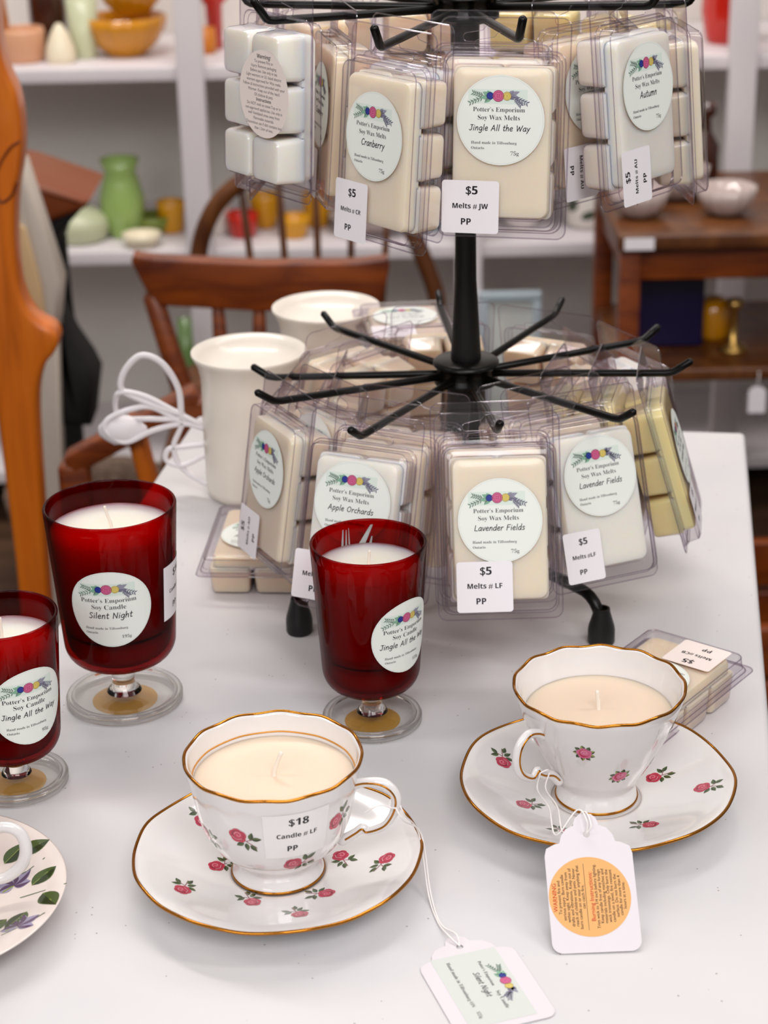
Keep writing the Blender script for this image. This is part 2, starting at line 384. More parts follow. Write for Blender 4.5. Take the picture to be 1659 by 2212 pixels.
class Print:
    """flat artwork: paper, ink and colours as thin layers, laid on a surface by a mapping"""
    def __init__(s): s.items = []
    def raw(s, v, f, m, h): s.items.append(([(a, b_, h) for a, b_ in v], f, m))
    def poly(s, pts, m, h=1):
        f = tessellate_polygon([[Vector((a, b_, 0)) for a, b_ in pts]]); s.raw(pts, [tuple(q) for q in f], m, h)
    def disc(s, cx, cy, rx, m, h=1, ry=None, n_=28, k=1, rot=0.0):
        ry = ry or rx; v = [(cx, cy)]; f = []
        for i in range(1, k + 1):
            for j in range(n_):
                a = 2 * pi * j / n_; x, y = rx * i / k * cos(a), ry * i / k * sin(a)
                v.append((cx + x * cos(rot) - y * sin(rot), cy + x * sin(rot) + y * cos(rot)))
        for j in range(n_): f.append((0, 1 + j, 1 + (j + 1) % n_))
        for i in range(k - 1):
            for j in range(n_):
                a, b_ = 1 + i * n_ + j, 1 + i * n_ + (j + 1) % n_
                f.append((a, a + n_, b_ + n_, b_))
        s.raw(v, f, m, h)
    def ring(s, cx, cy, r0, r1, m, h=1, n_=28):
        v = []
        for j in range(n_):
            a = 2 * pi * j / n_; v += [(cx + r0 * cos(a), cy + r0 * sin(a)), (cx + r1 * cos(a), cy + r1 * sin(a))]
        s.raw(v, [(2 * j, 2 * j + 1, (2 * j + 3) % (2 * n_), (2 * j + 2) % (2 * n_)) for j in range(n_)], m, h)
    def rect(s, x0, y0, x1, y1, m, h=1, k=12, kk=6):
        v = [(x0 + (x1 - x0) * i / k, y0 + (y1 - y0) * j / kk) for j in range(kk + 1) for i in range(k + 1)]
        s.raw(v, [(j * (k + 1) + i, j * (k + 1) + i + 1, (j + 1) * (k + 1) + i + 1, (j + 1) * (k + 1) + i) for j in range(kk) for i in range(k)], m, h)
    def stroke(s, pts, w, m, h=2, taper=False, dots=True):
        pts = [Vector((p[0], p[1])) for p in pts]; n_ = len(pts); v = []
        for i, p in enumerate(pts):
            t_ = pts[min(i + 1, n_ - 1)] - pts[max(i - 1, 0)]
            if t_.length < 1e-12: t_ = Vector((1, 0))
            t_.normalize(); q = Vector((-t_.y, t_.x)) * (w / 2 * (1 - 0.8 * i / (n_ - 1) if taper else 1))
            v += [tuple(p + q), tuple(p - q)]
        s.raw(v, [(2 * i, 2 * i + 1, 2 * i + 3, 2 * i + 2) for i in range(n_ - 1)], m, h)
        if dots:
            s.disc(pts[0].x, pts[0].y, w / 2, m, h, n_=8); s.disc(pts[-1].x, pts[-1].y, w / 2, m, h, n_=8)
    def leaf(s, x, y, ln, wd_, ang, m, h=2, dark=None):
        c_, s_ = cos(ang), sin(ang); n_ = 8
        def half(k0, k1, kk, mt, hh):
            v = []
            for i in range(n_ + 1):
                t_ = i / n_; w = wd_ / 2 * sin(pi * t_ ** 0.8)
                for k in range(kk + 1):
                    a, b_ = t_ * ln, w * (k0 + (k1 - k0) * k / kk)
                    v.append((x + a * c_ - b_ * s_, y + a * s_ + b_ * c_))
            s.raw(v, [(i * (kk + 1) + k, i * (kk + 1) + k + 1, (i + 1) * (kk + 1) + k + 1, (i + 1) * (kk + 1) + k) for i in range(n_) for k in range(kk)], mt, hh)
        half(-1, 1, 4, m, h)
        if dark: half(-.85, -.06, 2, dark, h + .5)
    def text(s, str_, style, x, y, m, h=2, width=None, size=None, align='C', rot=0.0, bold=0.0):
        if style == 'hand':
            adv = 0; st = []
            for c in str_:
                a, ss = HAND[c]
                for q in ss:
                    q2 = [(adv + px + .18 * py, py) for px, py in q]
                    st.append([tuple(z_)[:2] for z_ in spline([(a_, b_, 0) for a_, b_ in q2], 5)] if len(q2) > 2 else q2)
                adv += a + .06
            sc = width / adv
            for q in st:
                s.stroke([s._p(px * sc - width / 2, py * sc, x, y, rot) for px, py in q], .108 * sc, m, h)
            return
        v, f = text_mesh(str_, style)
        x0, x1 = min(p[0] for p in v), max(p[0] for p in v)
        sc = size if size else width / (x1 - x0)
        wd_ = (x1 - x0) * sc
        off = {'C': -wd_ / 2, 'L': 0, 'R': -wd_}[align]
        for d_ in ((0, bold) if bold else (0,)):
            s.raw([s._p((px - x0 + d_) * sc + off, py * sc, x, y, rot) for px, py in v], f, m, h)
    def _p(s, a, b_, x, y, rot): return (x + a * cos(rot) - b_ * sin(rot), y + a * sin(rot) + b_ * cos(rot))
    def shift(s, dx=0, dy=0, sc=1.0, rot=0.0):
        s.items = [([(dx + sc * (a * cos(rot) - b_ * sin(rot)), dy + sc * (a * sin(rot) + b_ * cos(rot)), h) for a, b_, h in v], f, m) for v, f, m in s.items]; return s
    def into(s, g, mp, mats, lift=4e-5):
        for v, f, m in s.items:
            g.add([mp(a, b_, h * lift) for a, b_, h in v], f, mats.index(m))
    def me(s, name, mp, lift=4e-5):
        mats = []
        for _, _, m in s.items:
            if m not in mats: mats.append(m)
        g = G(); s.into(g, mp, mats, lift)
        return mesh(name, g.v, g.f, mats, g.m, False)
front = lambda a, b_, h: (a, -h, b_)
flatup = lambda a, b_, h: (a, b_, h)
def cyl(rf, a0, z0):
    """wrap onto a round wall of radius rf(z), centred at angle a0 (0 faces -Y) and height z0"""
    R0 = rf(z0)
    def f(a, b_, h):
        th = a0 + a / R0; r_ = rf(z0 + b_) + h
        return (r_ * sin(th), -r_ * cos(th), z0 + b_)
    return f

def garland(P, x, y, w):
    """the row of buttons between leaves at the head of every label, w wide"""
    u = w
    P.rect(x - .52 * u, y - .13 * u, x + .50 * u, y + .11 * u, 'mint', 2)
    for sx, x0, c in ((-1, -.22, 'sprig'), (1, .26, 'dark_violet')):
        for br, (dx, dy) in enumerate(((-.25, -.11), (-.2, .05)) if sx < 0 else ((.22, -.1), (.12, -.13))):
            P.stroke([(x + x0 * u, y - .01 * u), (x + (x0 + dx) * u, y + dy * u)], .012 * u, c, 3, dots=False)
            for i in range(5):
                t_ = .25 + .75 * i / 4; a = math.atan2(dy, dx)
                for q in (-1, 1):
                    P.leaf(x + (x0 + dx * t_) * u, y - .01 * u + dy * t_ * u, .07 * u, .022 * u, a + q * .75, c, 3)
    for a, ln in ((2.7, .17), (3.3, .19), (3.9, .16), (2.2, .12)): P.leaf(x - .12 * u, y - .01 * u, ln * u, .085 * u, a, 'leaf_green', 4, 'sprig' if a > 3.5 else None)
    for a, ln in ((.35, .2), (-.15, .18), (.8, .12), (-.6, .12)): P.leaf(x + .18 * u, y + .01 * u, ln * u, .075 * u, a, 'grey_violet', 4, 'dark_violet' if a < 0 else None)
    for bx, r_, c, d_ in ((-.14, .062, 'blue', 'dark_blue'), (.15, .072, 'yellow', 'dark_yellow'), (0, .096, 'pink', 'dark_pink')):
        P.disc(x + bx * u, y, r_ * u, c, 6 if c == 'pink' else 5)
        P.ring(x + bx * u, y, r_ * u * .90, r_ * u * 1.02, d_, 7, 24); P.ring(x + bx * u, y, r_ * u * .62, r_ * u * .70, d_, 7, 24)
        for i in range(4):
            a = pi / 4 + i * pi / 2; P.disc(x + bx * u + r_ * .26 * u * cos(a), y + r_ * .26 * u * sin(a), r_ * .11 * u, d_, 8, n_=8)

def round_label(D, kind, scent, hw, grams, k=1):
    P = Print(); P.disc(0, 0, D / 2, 'paper', 1, n_=48, k=k)
    P.ring(0, 0, D * .484, D * .487, 'grey_paper', 1.5, 48)
    garland(P, -.03 * D, .27 * D, .66 * D)
    big = kind == 'Soy Candle'
    P.text('Potter’s Emporium', 'serif', -.02 * D, .095 * D, 'ink', 3, width=(.66 if big else .59) * D)
    P.text(kind, 'serif', -.02 * D, .005 * D, 'ink', 3, width=(.41 if big else .48) * D)
    P.text(scent, 'hand', -.01 * D, -.115 * D, 'ink', 3, width=hw * D)
    P.text('Hand made in Tillsonburg', 'serif', -.33 * D, -.265 * D, 'ink', 3, width=.52 * D, align='L')
    P.text('Ontario', 'serif', -.33 * D, -.325 * D, 'ink', 3, width=.15 * D, align='L')
    P.text(grams, 'serif', .17 * D, -.385 * D, 'ink', 3, width=.022 * D * len(grams) + .03 * D)
    return P
def price(w, h_, lines, paper='white_paper', turned=0, k=1):
    """price sticker: three bold lines; turned = quarter turns of the lettering"""
    P = Print()
    P.poly(rrect(w, h_, .0018), paper, 1) if k == 1 else P.rect(-w / 2, -h_ / 2, w / 2, h_ / 2, paper, 1, 14, 4)
    Q = Print(); a, b_ = (h_, w) if turned % 2 else (w, h_)
    Q.text(lines[0], 'bold', .02 * a, .24 * b_, 'ink', 2, size=.22 * min(a, b_), bold=.03)
    Q.text(lines[1], 'bold', 0, -.03 * b_, 'ink', 2, width=min(.62 * a, .115 * len(lines[1]) * min(a, b_)), bold=.02)
    Q.text(lines[2], 'bold', -.07 * a, -.34 * b_, 'ink', 2, size=.17 * min(a, b_), bold=.02)
    Q.shift(rot=turned * pi / 2)
    P.items += Q.items
    return P

# ------------------------------------------------------------------ room and table
def struct(name, g, mats):
    o = g.put(name, mats, auto=R(40)); o['kind'] = 'structure'; return o
g = G(); g.add([(-4, -1.5, 0), (4, -1.5, 0), (4, 4, 0), (-4, 4, 0)], [(0, 1, 2, 3)]); struct('floor', g, 'floor_boards')
g = G(); g.rbox(8, .1, 2.9, 0, (0, 3.95, 1.45)); struct('wall_back', g, 'wall_paint')
YAW = -.15
tb = thing('display_table', 'white painted table carrying the candles, teacups and spinner rack', 'table', (0, 0, 0), YAW)
# along/across measured in the table's own frame
x0, x1, y0, y1 = -.3686, .0625 + .008, .42, 1.432
g = G(); g.rbox(x1 - x0, y1 - y0, .022, .004, ((x0 + x1) / 2, (y0 + y1) / 2, TZ - .011)); g.put('tabletop', 'table_paint', tb, auto=R(40))
g = G()
for (a, b_, c, d_) in ((x0 + .03, y0 + .03, x1 - .03, y0 + .05), (x0 + .03, y1 - .05, x1 - .03, y1 - .03), (x0 + .03, y0 + .05, x0 + .05, y1 - .05), (x1 - .05, y0 + .05, x1 - .03, y1 - .05)):
    g.rbox(c - a, d_ - b_, .07, .002, ((a + c) / 2, (b_ + d_) / 2, TZ - .057))
g.put('apron', 'table_paint', tb, auto=R(40))
for a in (x0 + .05, x1 - .05):
    for b_ in (y0 + .05, y1 - .05):
        g = G(); g.bar((a, b_, 0), (a, b_, TZ - .022), .04, .04, .004); g.put('leg', 'table_paint', tb, auto=R(40))

# ------------------------------------------------------------------ spinner rack
AX, AY = .0531, 1.14
HZ, UZ = .8964, 1.12
HR = .1275
rack = thing('spinner_rack', 'black two-tier spinner rack of wire hooks standing on the white table', 'display rack', (AX, AY, TZ))
g = G()
g.lathe([(.0, .012), (.011, .012), (.013, .016), (.013, .10), (.012, .135), (.012, .146)], 24)
g.lathe([(.0075, .146), (.0095, .150), (.0094, .158), (.0085, .172), (.0066, .205), (.0062, .26), (.0064, .30), (.0085, .33), (.0085, .37), (.006, .374), (.006, .3785), (0, .3785)], 24)
g.put('pole', 'black_pole', rack, auto=R(50))
for z_ in (HZ - TZ, UZ - TZ):
    g = G()
    g.lathe([(.008, .008), (.0185, .0075), (.0205, .0062), (.0208, .0045), (.0195, .003), (.0182, .0015), (.0182, -.003), (.0200, -.005), (.0200, -.0075), (.0165, -.0095), (.0125, -.0105), (.008, -.0105)], 48, c=(0, 0, z_))
    g.put('hub', 'black_metal', rack, auto=R(50))
PH = R(5.14)
LOWK = {0: .007, 1: .0004, 2: .0049, 3: .0004, 4: .001, 5: .002, 6: -.001, 7: -.012, 8: -.0005, 9: -.0015}
# front hook is 0, counting anticlockwise seen from above (towards the right of the picture)
lowA = {k: PH + k * pi / 5 for k in range(10)}
upA = {k: R(10) + k * pi / 5 for k in range(10)}
upA[8], upA[9], upA[1] = R(-61), R(-23), R(49)
def hookpt(tier, k, rho):
    a = (lowA if tier == 0 else upA)[k]
    dz = LOWK[k] if tier == 0 else {8: .002, 9: -.0045, 0: -.0004, 1: .009}.get(k, 0.0)
    t_ = rho / HR
    return Vector((AX + rho * sin(a), AY - rho * cos(a), (HZ if tier == 0 else UZ) - .002 + (dz + .002) * t_))
for tier in (0, 1):
    for k in range(10):
        if tier == 0: a = lowA[k]
        else: a = upA[k]
        p0, p1 = hookpt(tier, k, .016), hookpt(tier, k, HR)
        d_ = (p1 - p0).normalized(); o_ = Vector((AX, AY, TZ))
        lift = (d_ * .0110 + Vector((0, 0, .0075))) if tier == 0 else (d_ * .0080 + Vector((0, 0, .0115)))
        pts = [p0, p0.lerp(p1, .5), p1 - d_ * .004, p1 - d_ * .001 + Vector((0, 0, .0004)), p1 + lift * .12, p1 + lift * .5, p1 + lift]
        g = G(); g.tube([p - o_ for p in pts], .00235, 12); g.put('hook', 'black_metal', rack)
for (fx, fy) in ((-.054, 1.072), (.131, 1.049), (.160, 1.208), (-.025, 1.231)):
    v = Vector((fx - AX, fy - AY, 0)); d_ = v.normalized(); L_ = v.length
    pts = [d_ * .010 + Vector((0, 0, .034)), d_ * (L_ * .5) + Vector((0, 0, .032)), d_ * (L_ - .018) + Vector((0, 0, .030))]
    for i in range(1, 7):
        a = R(15 * i); pts.append(d_ * (L_ - .018 + .0165 * sin(a)) + Vector((0, 0, .030 - .0165 * (1 - cos(a)))))
    pts.append(d_ * L_ + Vector((0, 0, .010)))
    g = G(); g.tube(pts, .0036, 14); lg = g.put('leg', 'black_metal', rack)
    g = G(); g.lathe([(0, 0), (.0075, 0), (.0083, .0015), (.0083, .009), (.0078, .012), (.0052, .021), (.0048, .0235), (.0035, .0235)], 28, c=v)
    g.put('rubber_foot', 'rubber', lg, auto=R(50))

# ------------------------------------------------------------------ wax melt packs
PW, PT, SLOT = .0705, .1170, .1050
def shell_mesh():
    g = G(); k = 5
    def ring(w, z0, z1, r_, y):
        return [(a, y, b_) for a, b_ in rrect(w, z1 - z0, r_, k, 0, (z0 + z1) / 2)]
    # back sheet and tab with its hanging slot
    out = rrect(PW, PT, .005, 6, 0, PT / 2)
    hole = []
    for a in range(13):
        an = -pi / 2 + pi * a / 12; hole.append((.0145 + .0024 * cos(an), SLOT - .0020 + .0024 * sin(an)))
    hole += [(.006, SLOT + .0018), (.004, SLOT + .0042), (0, SLOT + .0052), (-.004, SLOT + .0042), (-.006, SLOT + .0018)]
    for a in range(13):
        an = pi / 2 + pi * a / 12; hole.append((-.0145 + .0024 * cos(an), SLOT - .0020 + .0024 * sin(an)))
    for y in (.0004, -.0004):
        loops = [[Vector((a, b_, 0)) for a, b_ in out], [Vector((a, b_, 0)) for a, b_ in hole[::-1]]]
        if y < 0:
            loops.append([Vector((a, b_, 0)) for a, b_ in rrect(.0655, .0965, .006, 5, 0, .0515)])
        else:
            loops.append([Vector((a, b_, 0)) for a, b_ in rrect(.0575, .0845, .004, 5, 0, .0515)])
        flat = [p for l_ in loops for p in l_]
        g.add([(p.x, y, p.y) for p in flat], [tuple(q) for q in tessellate_polygon(loops)])
    # front dome
    z0, z1 = .0035, .0995
    g.rings([ring(.0655, z0, z1, .006, -.0004), ring(.0650, z0 + .0003, z1 - .0003, .006, -.0022), ring(.0628, z0 + .0012, z1 - .0012, .0055, -.0030),
             ring(.0618, z0 + .0018, z1 - .0018, .0055, -.0085), ring(.0606, z0 + .0024, z1 - .0024, .0050, -.0100), ring(.0585, z0 + .0034, z1 - .0034, .0042, -.0106), ring(.050, z0 + .008, z1 - .008, .0035, -.0107)], True, False, True)
    # back tray: six cavities
    for ix in (-1, 1):
        for iz in (-1, 0, 1):
            cx, cz = ix * .0143, .0515 + iz * .0280
            rr = []
            for w, h_, r_, y in ((.0284, .0279, .003, .0004), (.0272, .0262, .004, .0030), (.0258, .0250, .0045, .0150), (.0240, .0232, .0042, .0170), (.020, .0192, .003, .0173)):
                rr.append([(a, y, b_) for a, b_ in rrect(w, h_, r_, k, cx, cz)])
            g.rings(rr, True, False, True)
    for w, h_, r_, y, q in ((.0660, z1 - z0 + .0005, .0062, -.0010, .00036), (.0614, z1 - z0 - .0042, .0052, -.0092, .00030), (.0632, z1 - z0 - .0022, .0056, -.0028, .00022)):
        g.tube([(a, y, b_) for a, b_ in rrect(w, h_, r_, 5, 0, (z0 + z1) / 2)], q, 6, True, 1)
    g.tube([(a, 0, b_) for a, b_ in out], .00042, 6, True, 1)
    g.tube([(a, 0, b_) for a, b_ in hole], .00026, 5, True, 1)
    return g.me('clamshell', ['clear_plastic', 'plastic_edge'], True, R(35))
def wax_mesh(m_, rnd):
    g = G(); k = 4
    rs = [(.0500, .0770, .003, .0006), (.0525, .0795, .004, .0000), (.0528, .0795, .0045, -.0070), (.0515, .0782, .0045, -.0086), (.048, .075, .004, -.0092), (.040, .066, .003, -.0093)]
    if rnd: rs = [(w - .0015, h_ - .001, r_, y) for w, h_, r_, y in rs]
    g.rings([[(a, y, b_) for a, b_ in rrect(w, h_, r_, k, 0, .0515)] for w, h_, r_, y in rs], True, True, True)
    for ix in (-1, 1):
        for iz in (-1, 0, 1):
            cx, cz = ix * .0143, .0515 + iz * .0280
            rr = [[(a, y, b_) for a, b_ in rrect(w, h_, r_, k, cx, cz)] for w, h_, r_, y in
                  ((.0262, .0252, .003, -.001), (.0262, .0252, .0032, .0030), (.0249, .0241, .0034, .0150), (.0238, .0230, .0030, .0164), (.018, .017, .003, .0167))]
            g.rings(rr, True, True, True)
    return g.me('wax_block', m_, True, R(40))
SHELL = shell_mesh()
WAX = {m_: wax_mesh(m_, i % 2) for i, m_ in enumerate(('wax_cream', 'wax_white', 'wax_yellow', 'wax_peach', 'wax_bright'))}
LD = .0475
SC = {'jw': ('Jingle All the Way', .70, 'JW'), 'cr': ('Cranberry', .42, 'CR'), 'au': ('Autumn', .34, 'AU'), 'ao': ('Apple Orchards', .60, 'AO'), 'lf': ('Lavender Fields', .60, 'LF')}
LAB = {k: round_label(LD, 'Soy Wax Melts', v[0], v[1], '75g').me('scent_label', front) for k, v in SC.items()}
STK = {k: price(.0315, .0285, ('$5', ('Melts # ' if k != 'lf2' else 'Melts #') + v[2], 'PP')).me('price_sticker', front) for k, v in SC.items()}
STK['lf2'] = price(.0245, .0300, ('$5', 'Melts #LF', 'PP')).me('price_sticker', front)
STK['ao2'] = price(.0270, .0290, ('$5', 'Melts # AO', 'PP'), turned=1).me('price_sticker', front)
STK['au2'] = price(.0270, .0300, ('$5', 'Melts # AU', 'PP'), turned=1).me('price_sticker', front)
STK['au3'] = price(.0270, .0300, ('$5', 'Melts # AU', 'PP'), turned=3).me('price_sticker', front)
STK['cr2'] = price(.0280, .0330, ('$5', 'Melts # CR', 'PP')).me('price_sticker', front)
STK['cb'] = price(.0300, .0290, ('$5', 'Melts #CB', 'PP'), 'warm_paper').me('price_sticker', front)
P = Print(); P.disc(0, 0, LD / 2, 'warm_paper', 1, n_=48)
wl = ['Warning!', 'To prevent Fire or', 'Injury: Remove packaging', 'Before use. Use only in tea', 'Light warmers or UL listed electric', 'warmers approved for Wax melts.', 'Follow all instructions provided with your', 'Warmer. Keep out of the reach', 'Of children & pets.', 'Instructions:', 'Do NOT melt on stove Top or in', 'non-approved appliances. Use only in', 'well Ventilated areas away from', 'Flammable materials.', 'Discontinue use if dish contains less', 'than 1.3cm of wax.']
for i, s_ in enumerate(wl):
    P.text(s_, 'bold' if i in (0, 9) else 'sans', 0, LD * (.40 - .0545 * i), 'ink' if i in (0, 9) else 'grey_ink', 2, size=LD * (.062 if i == 0 else .050))
BACKLAB = P.me('warning_label', lambda a, b_, h: (-a, h, b_))
def pack(loc, rot, label, cat, group, wax='wax_cream', scent='lf', lz=.058, lx=0.0, ls=1.0, stick=None, sx=-.013, sz=.022, lrot=0.0, srot=0.0, back=False, lab=True):
    r_ = thing('wax_melt_pack', label, cat, loc, 0, group)
    r_.rotation_euler = rot
    put('clamshell', SHELL, r_); put('wax_block', WAX[wax], r_)
    if lab:
        o = put('scent_label', LAB[scent], r_, (lx, -.0108, lz), (0, lrot, 0)); o.scale = (ls, 1, ls)
    if stick: put('price_sticker', STK[stick], r_, (sx, -.0112, sz), (0, srot, 0))
    if back: put('warning_label', BACKLAB, r_, (-.015, .0180, .060))
    return r_
def hang(tier, k, rho, label, face=None, tilt=14, group=None, rev=False, drop=0.0, **kw):
    """hang a pack by its slot from a hook; face = direction it fronts (degrees, 0 = towards the viewer)"""
    a = (lowA if tier == 0 else upA)[k]; f = R(face) if face is not None else a
    p = hookpt(tier, k, rho) + Vector((0, 0, -.0018 - drop))
    Mr = Matrix.Rotation(f, 3, 'Z') @ Matrix.Rotation(R(-tilt), 3, 'X')
    if rev: Mr = Matrix.Rotation(f + pi, 3, 'Z') @ Matrix.Rotation(R(tilt * .5), 3, 'X')
    loc = p - Mr @ Vector((0, 0, SLOT + .003))
    return pack(loc, Mr.to_euler(), label, 'wax melts', group or ('wax melt packs on the upper tier' if tier else 'wax melt packs on the lower tier'), **kw)
# lower tier, from the front hook round
hang(0, 0, 0.126, 'front wax melt pack of lower tier, hung on hook pointing at viewer', 1, 20, drop=-0.0027, wax='wax_cream', scent='lf', lz=.0565, stick='lf', sx=-.0095, sz=.0195)
hang(0, 0, 0.1065, 'wax melt pack directly behind the front lower-tier pack, mostly hidden', 3, 17, drop=-0.0035, wax='wax_cream', scent='lf', lz=.066, stick='lf', sx=-.012, sz=.018)
hang(0, 9, 0.1205, 'wax melt pack half hidden behind the middle red goblet candle', -24, 18, drop=-0.0037, wax='wax_white', scent='ao', lz=.066, stick='ao', sx=-.0165, sz=.021)
hang(0, 9, 0.094, 'cream wax melt pack just behind the one above the middle red goblet', -26, 15, drop=-0.003, wax='wax_cream', scent='ao', lz=.058, stick='ao')
hang(0, 9, 0.066, 'third and innermost wax melt pack on the hook above the middle red goblet', -22, 12, drop=-0.002, wax='wax_cream', scent='ao', lz=.058, lab=False)
hang(0, 8, 0.1184, 'left-facing wax melt pack with sideways price sticker, nearest the white warmers', -62, 9, drop=-0.0019, wax='wax_cream', scent='ao', lz=.064, stick='ao2', sx=-.014, sz=.019)
hang(0, 8, 0.09, 'wax melt pack with label peeping out behind the sideways-stickered lower one', -54, 11, drop=-0.003, wax='wax_cream', scent='ao', lz=.070)
hang(0, 1, 0.0985, 'right front wax melt pack of lower tier with large price sticker at its foot', 23, 19, drop=-0.0039, wax='wax_white', scent='lf', lz=.066, stick='lf2', sx=-.0180, sz=.021)
hang(0, 1, 0.074, 'wax melt pack second on the lower-tier hook right of the front one', 28, 15, drop=-0.004, wax='wax_cream', scent='lf', lz=.06)
hang(0, 1, 0.052, 'innermost wax melt pack on the lower-tier hook right of the front one', 32, 12, drop=-0.002, wax='wax_cream', lab=False)
hang(0, 2, 0.11, 'yellow wax melt pack seen edge-on at right end of lower tier', 80, 17, drop=0.0, wax='wax_yellow', scent='lf', stick='lf')
hang(0, 2, 0.083, 'yellow wax melt pack next inward from the edge-on right end one', 76, 14, drop=-0.002, wax='wax_yellow', scent='lf')
hang(0, 2, 0.056, 'yellow wax melt pack nearest the pole on the right-pointing lower hook', 72, 11, drop=-0.002, wax='wax_yellow', lab=False)
hang(0, 3, .117, 'outer wax melt pack on back right lower hook, tab near its tip', 118, 12, wax='wax_white', scent='lf', back=True)
hang(0, 3, .088, 'inner wax melt pack on back right lower hook, close to the pole', 112, 11, wax='wax_peach', lab=False)
hang(0, 4, .115, 'wax melt pack right of the pole on the rear lower hook', 152, 12, wax='wax_peach', scent='lf')
hang(0, 5, .115, 'wax melt pack straight behind the pole on lower tier', 186, 12, wax='wax_peach', scent='ao')
hang(0, 6, .115, 'wax melt pack behind left of the pole, before the rear white warmer', 221, 12, wax='wax_peach', scent='ao')
hang(0, 6, .086, 'inner wax melt pack on the hook before the rear white warmer', 226, 11, wax='wax_peach', lab=False)
hang(0, 7, .112, 'outer wax melt pack on back left lower hook, before front white warmer', 256, 12, wax='wax_peach', scent='ao')
hang(0, 7, .083, 'inner wax melt pack on back left lower hook, between warmer and pole', 262, 11, wax='wax_peach', lab=False)
# upper tier
hang(1, 0, 0.0989, 'large front wax melt pack of upper tier, centred above the pole', -13, 7, drop=0, wax='wax_cream', scent='jw', lz=.064, stick='jw', sx=-.0155, sz=.0175)
hang(1, 0, 0.072, 'wax melt pack right behind the large front upper one', -14, 6, drop=0, wax='wax_cream', scent='jw', lz=.058)
hang(1, 9, 0.1095, 'upper-tier wax melt pack left of the large front one, cubes showing at right', -51, 5, drop=0, wax='wax_cream', scent='cr', lz=.060, stick='cr2', sx=-.0165, sz=.017)
hang(1, 9, 0.083, 'wax melt pack behind the upper pack whose cubes show at right', -52, 5, drop=0, wax='wax_bright', scent='cr')
hang(1, 8, .122, 'reversed white wax melt pack showing six cubes and warning label at upper left', -53, 6, drop=-.013, rev=True, wax='wax_bright', back=True)
hang(1, 8, 0.08, 'narrow edge-on wax melt pack between warning-labelled pack and its right neighbour', -78, 5, drop=0, wax='wax_peach', scent='cr', lz=.060, stick='cr', sx=-.014, sz=.02)
hang(1, 1, 0.1124, 'right-facing upper wax melt pack with sideways price sticker at right', 48, 6, drop=-0.003, wax='wax_white', scent='au', lz=.064, stick='au2', sx=-.016, sz=.0175)
hang(1, 1, 0.078, 'upper wax melt pack half hidden, its sticker lettering turned down', 43, 5, drop=-0.001, wax='wax_peach', scent='au', lz=.064, stick='au3', sx=-.014, sz=.02)
hang(1, 2, .118, 'wax melt pack edge-on at far right of upper tier', 96, 5, wax='wax_cream', scent='au')
hang(1, 2, .088, 'second wax melt pack behind the far right upper one', 92, 5, wax='wax_yellow', lab=False)
hang(1, 3, .116, 'yellow wax melt pack at back right of upper tier', 128, 5, wax='wax_yellow', scent='au')
hang(1, 4, .114, 'yellow wax melt pack behind the pole top, right of centre', 160, 5, wax='wax_yellow', scent='au')
hang(1, 5, .114, 'pale wax melt pack directly behind the upper hub', 190, 5, wax='wax_peach', scent='cr')
hang(1, 6, .116, 'pale wax melt pack at back left of upper hub', 226, 5, wax='wax_peach', scent='cr')
hang(1, 7, .116, 'peach wax melt pack behind the warning-labelled one at upper left', 262, 5, wax='wax_peach', scent='cr')
# packs lying on the table on their cubes, label up
def lie(px, py, ang, label, z=TZ, zc=None, group='wax melt packs lying on the table', **kw):
    c = onz(px, py, (z if zc is None else zc) + .018)
    Mr = Matrix.Rotation(ang, 3, 'Z') @ Matrix.Rotation(-pi / 2, 3, 'X')
    loc = Vector((c.x, c.y, z + .0176)) - Mr @ Vector((0, 0, .0515))
    return pack(loc, Mr.to_euler(), label, 'wax melts', group, **kw)
lie(1418, 1482, R(180 - 38), 'peach wax melt pack lying on the table behind the right teacup', wax='wax_peach', scent='lf', lz=.063, stick='cb', sx=-.010, sz=.024)
lie(560, 1175, R(-4), 'wax melt pack lying on table at the foot of left lower pack', wax='wax_peach', scent='ao', stick=None, lz=.045)
for i in range(4):
    lie(878, 690, R(2 + 3 * (i % 2)), ['lowest', 'second', 'third', 'topmost'][i] + ' wax melt pack of the stack standing behind the rack pole', z=TZ + i * .0285, zc=TZ + .0955, group='stacked wax melt packs behind the rack', wax='wax_peach', scent='ao', stick='ao', lz=.06, sx=-.012)

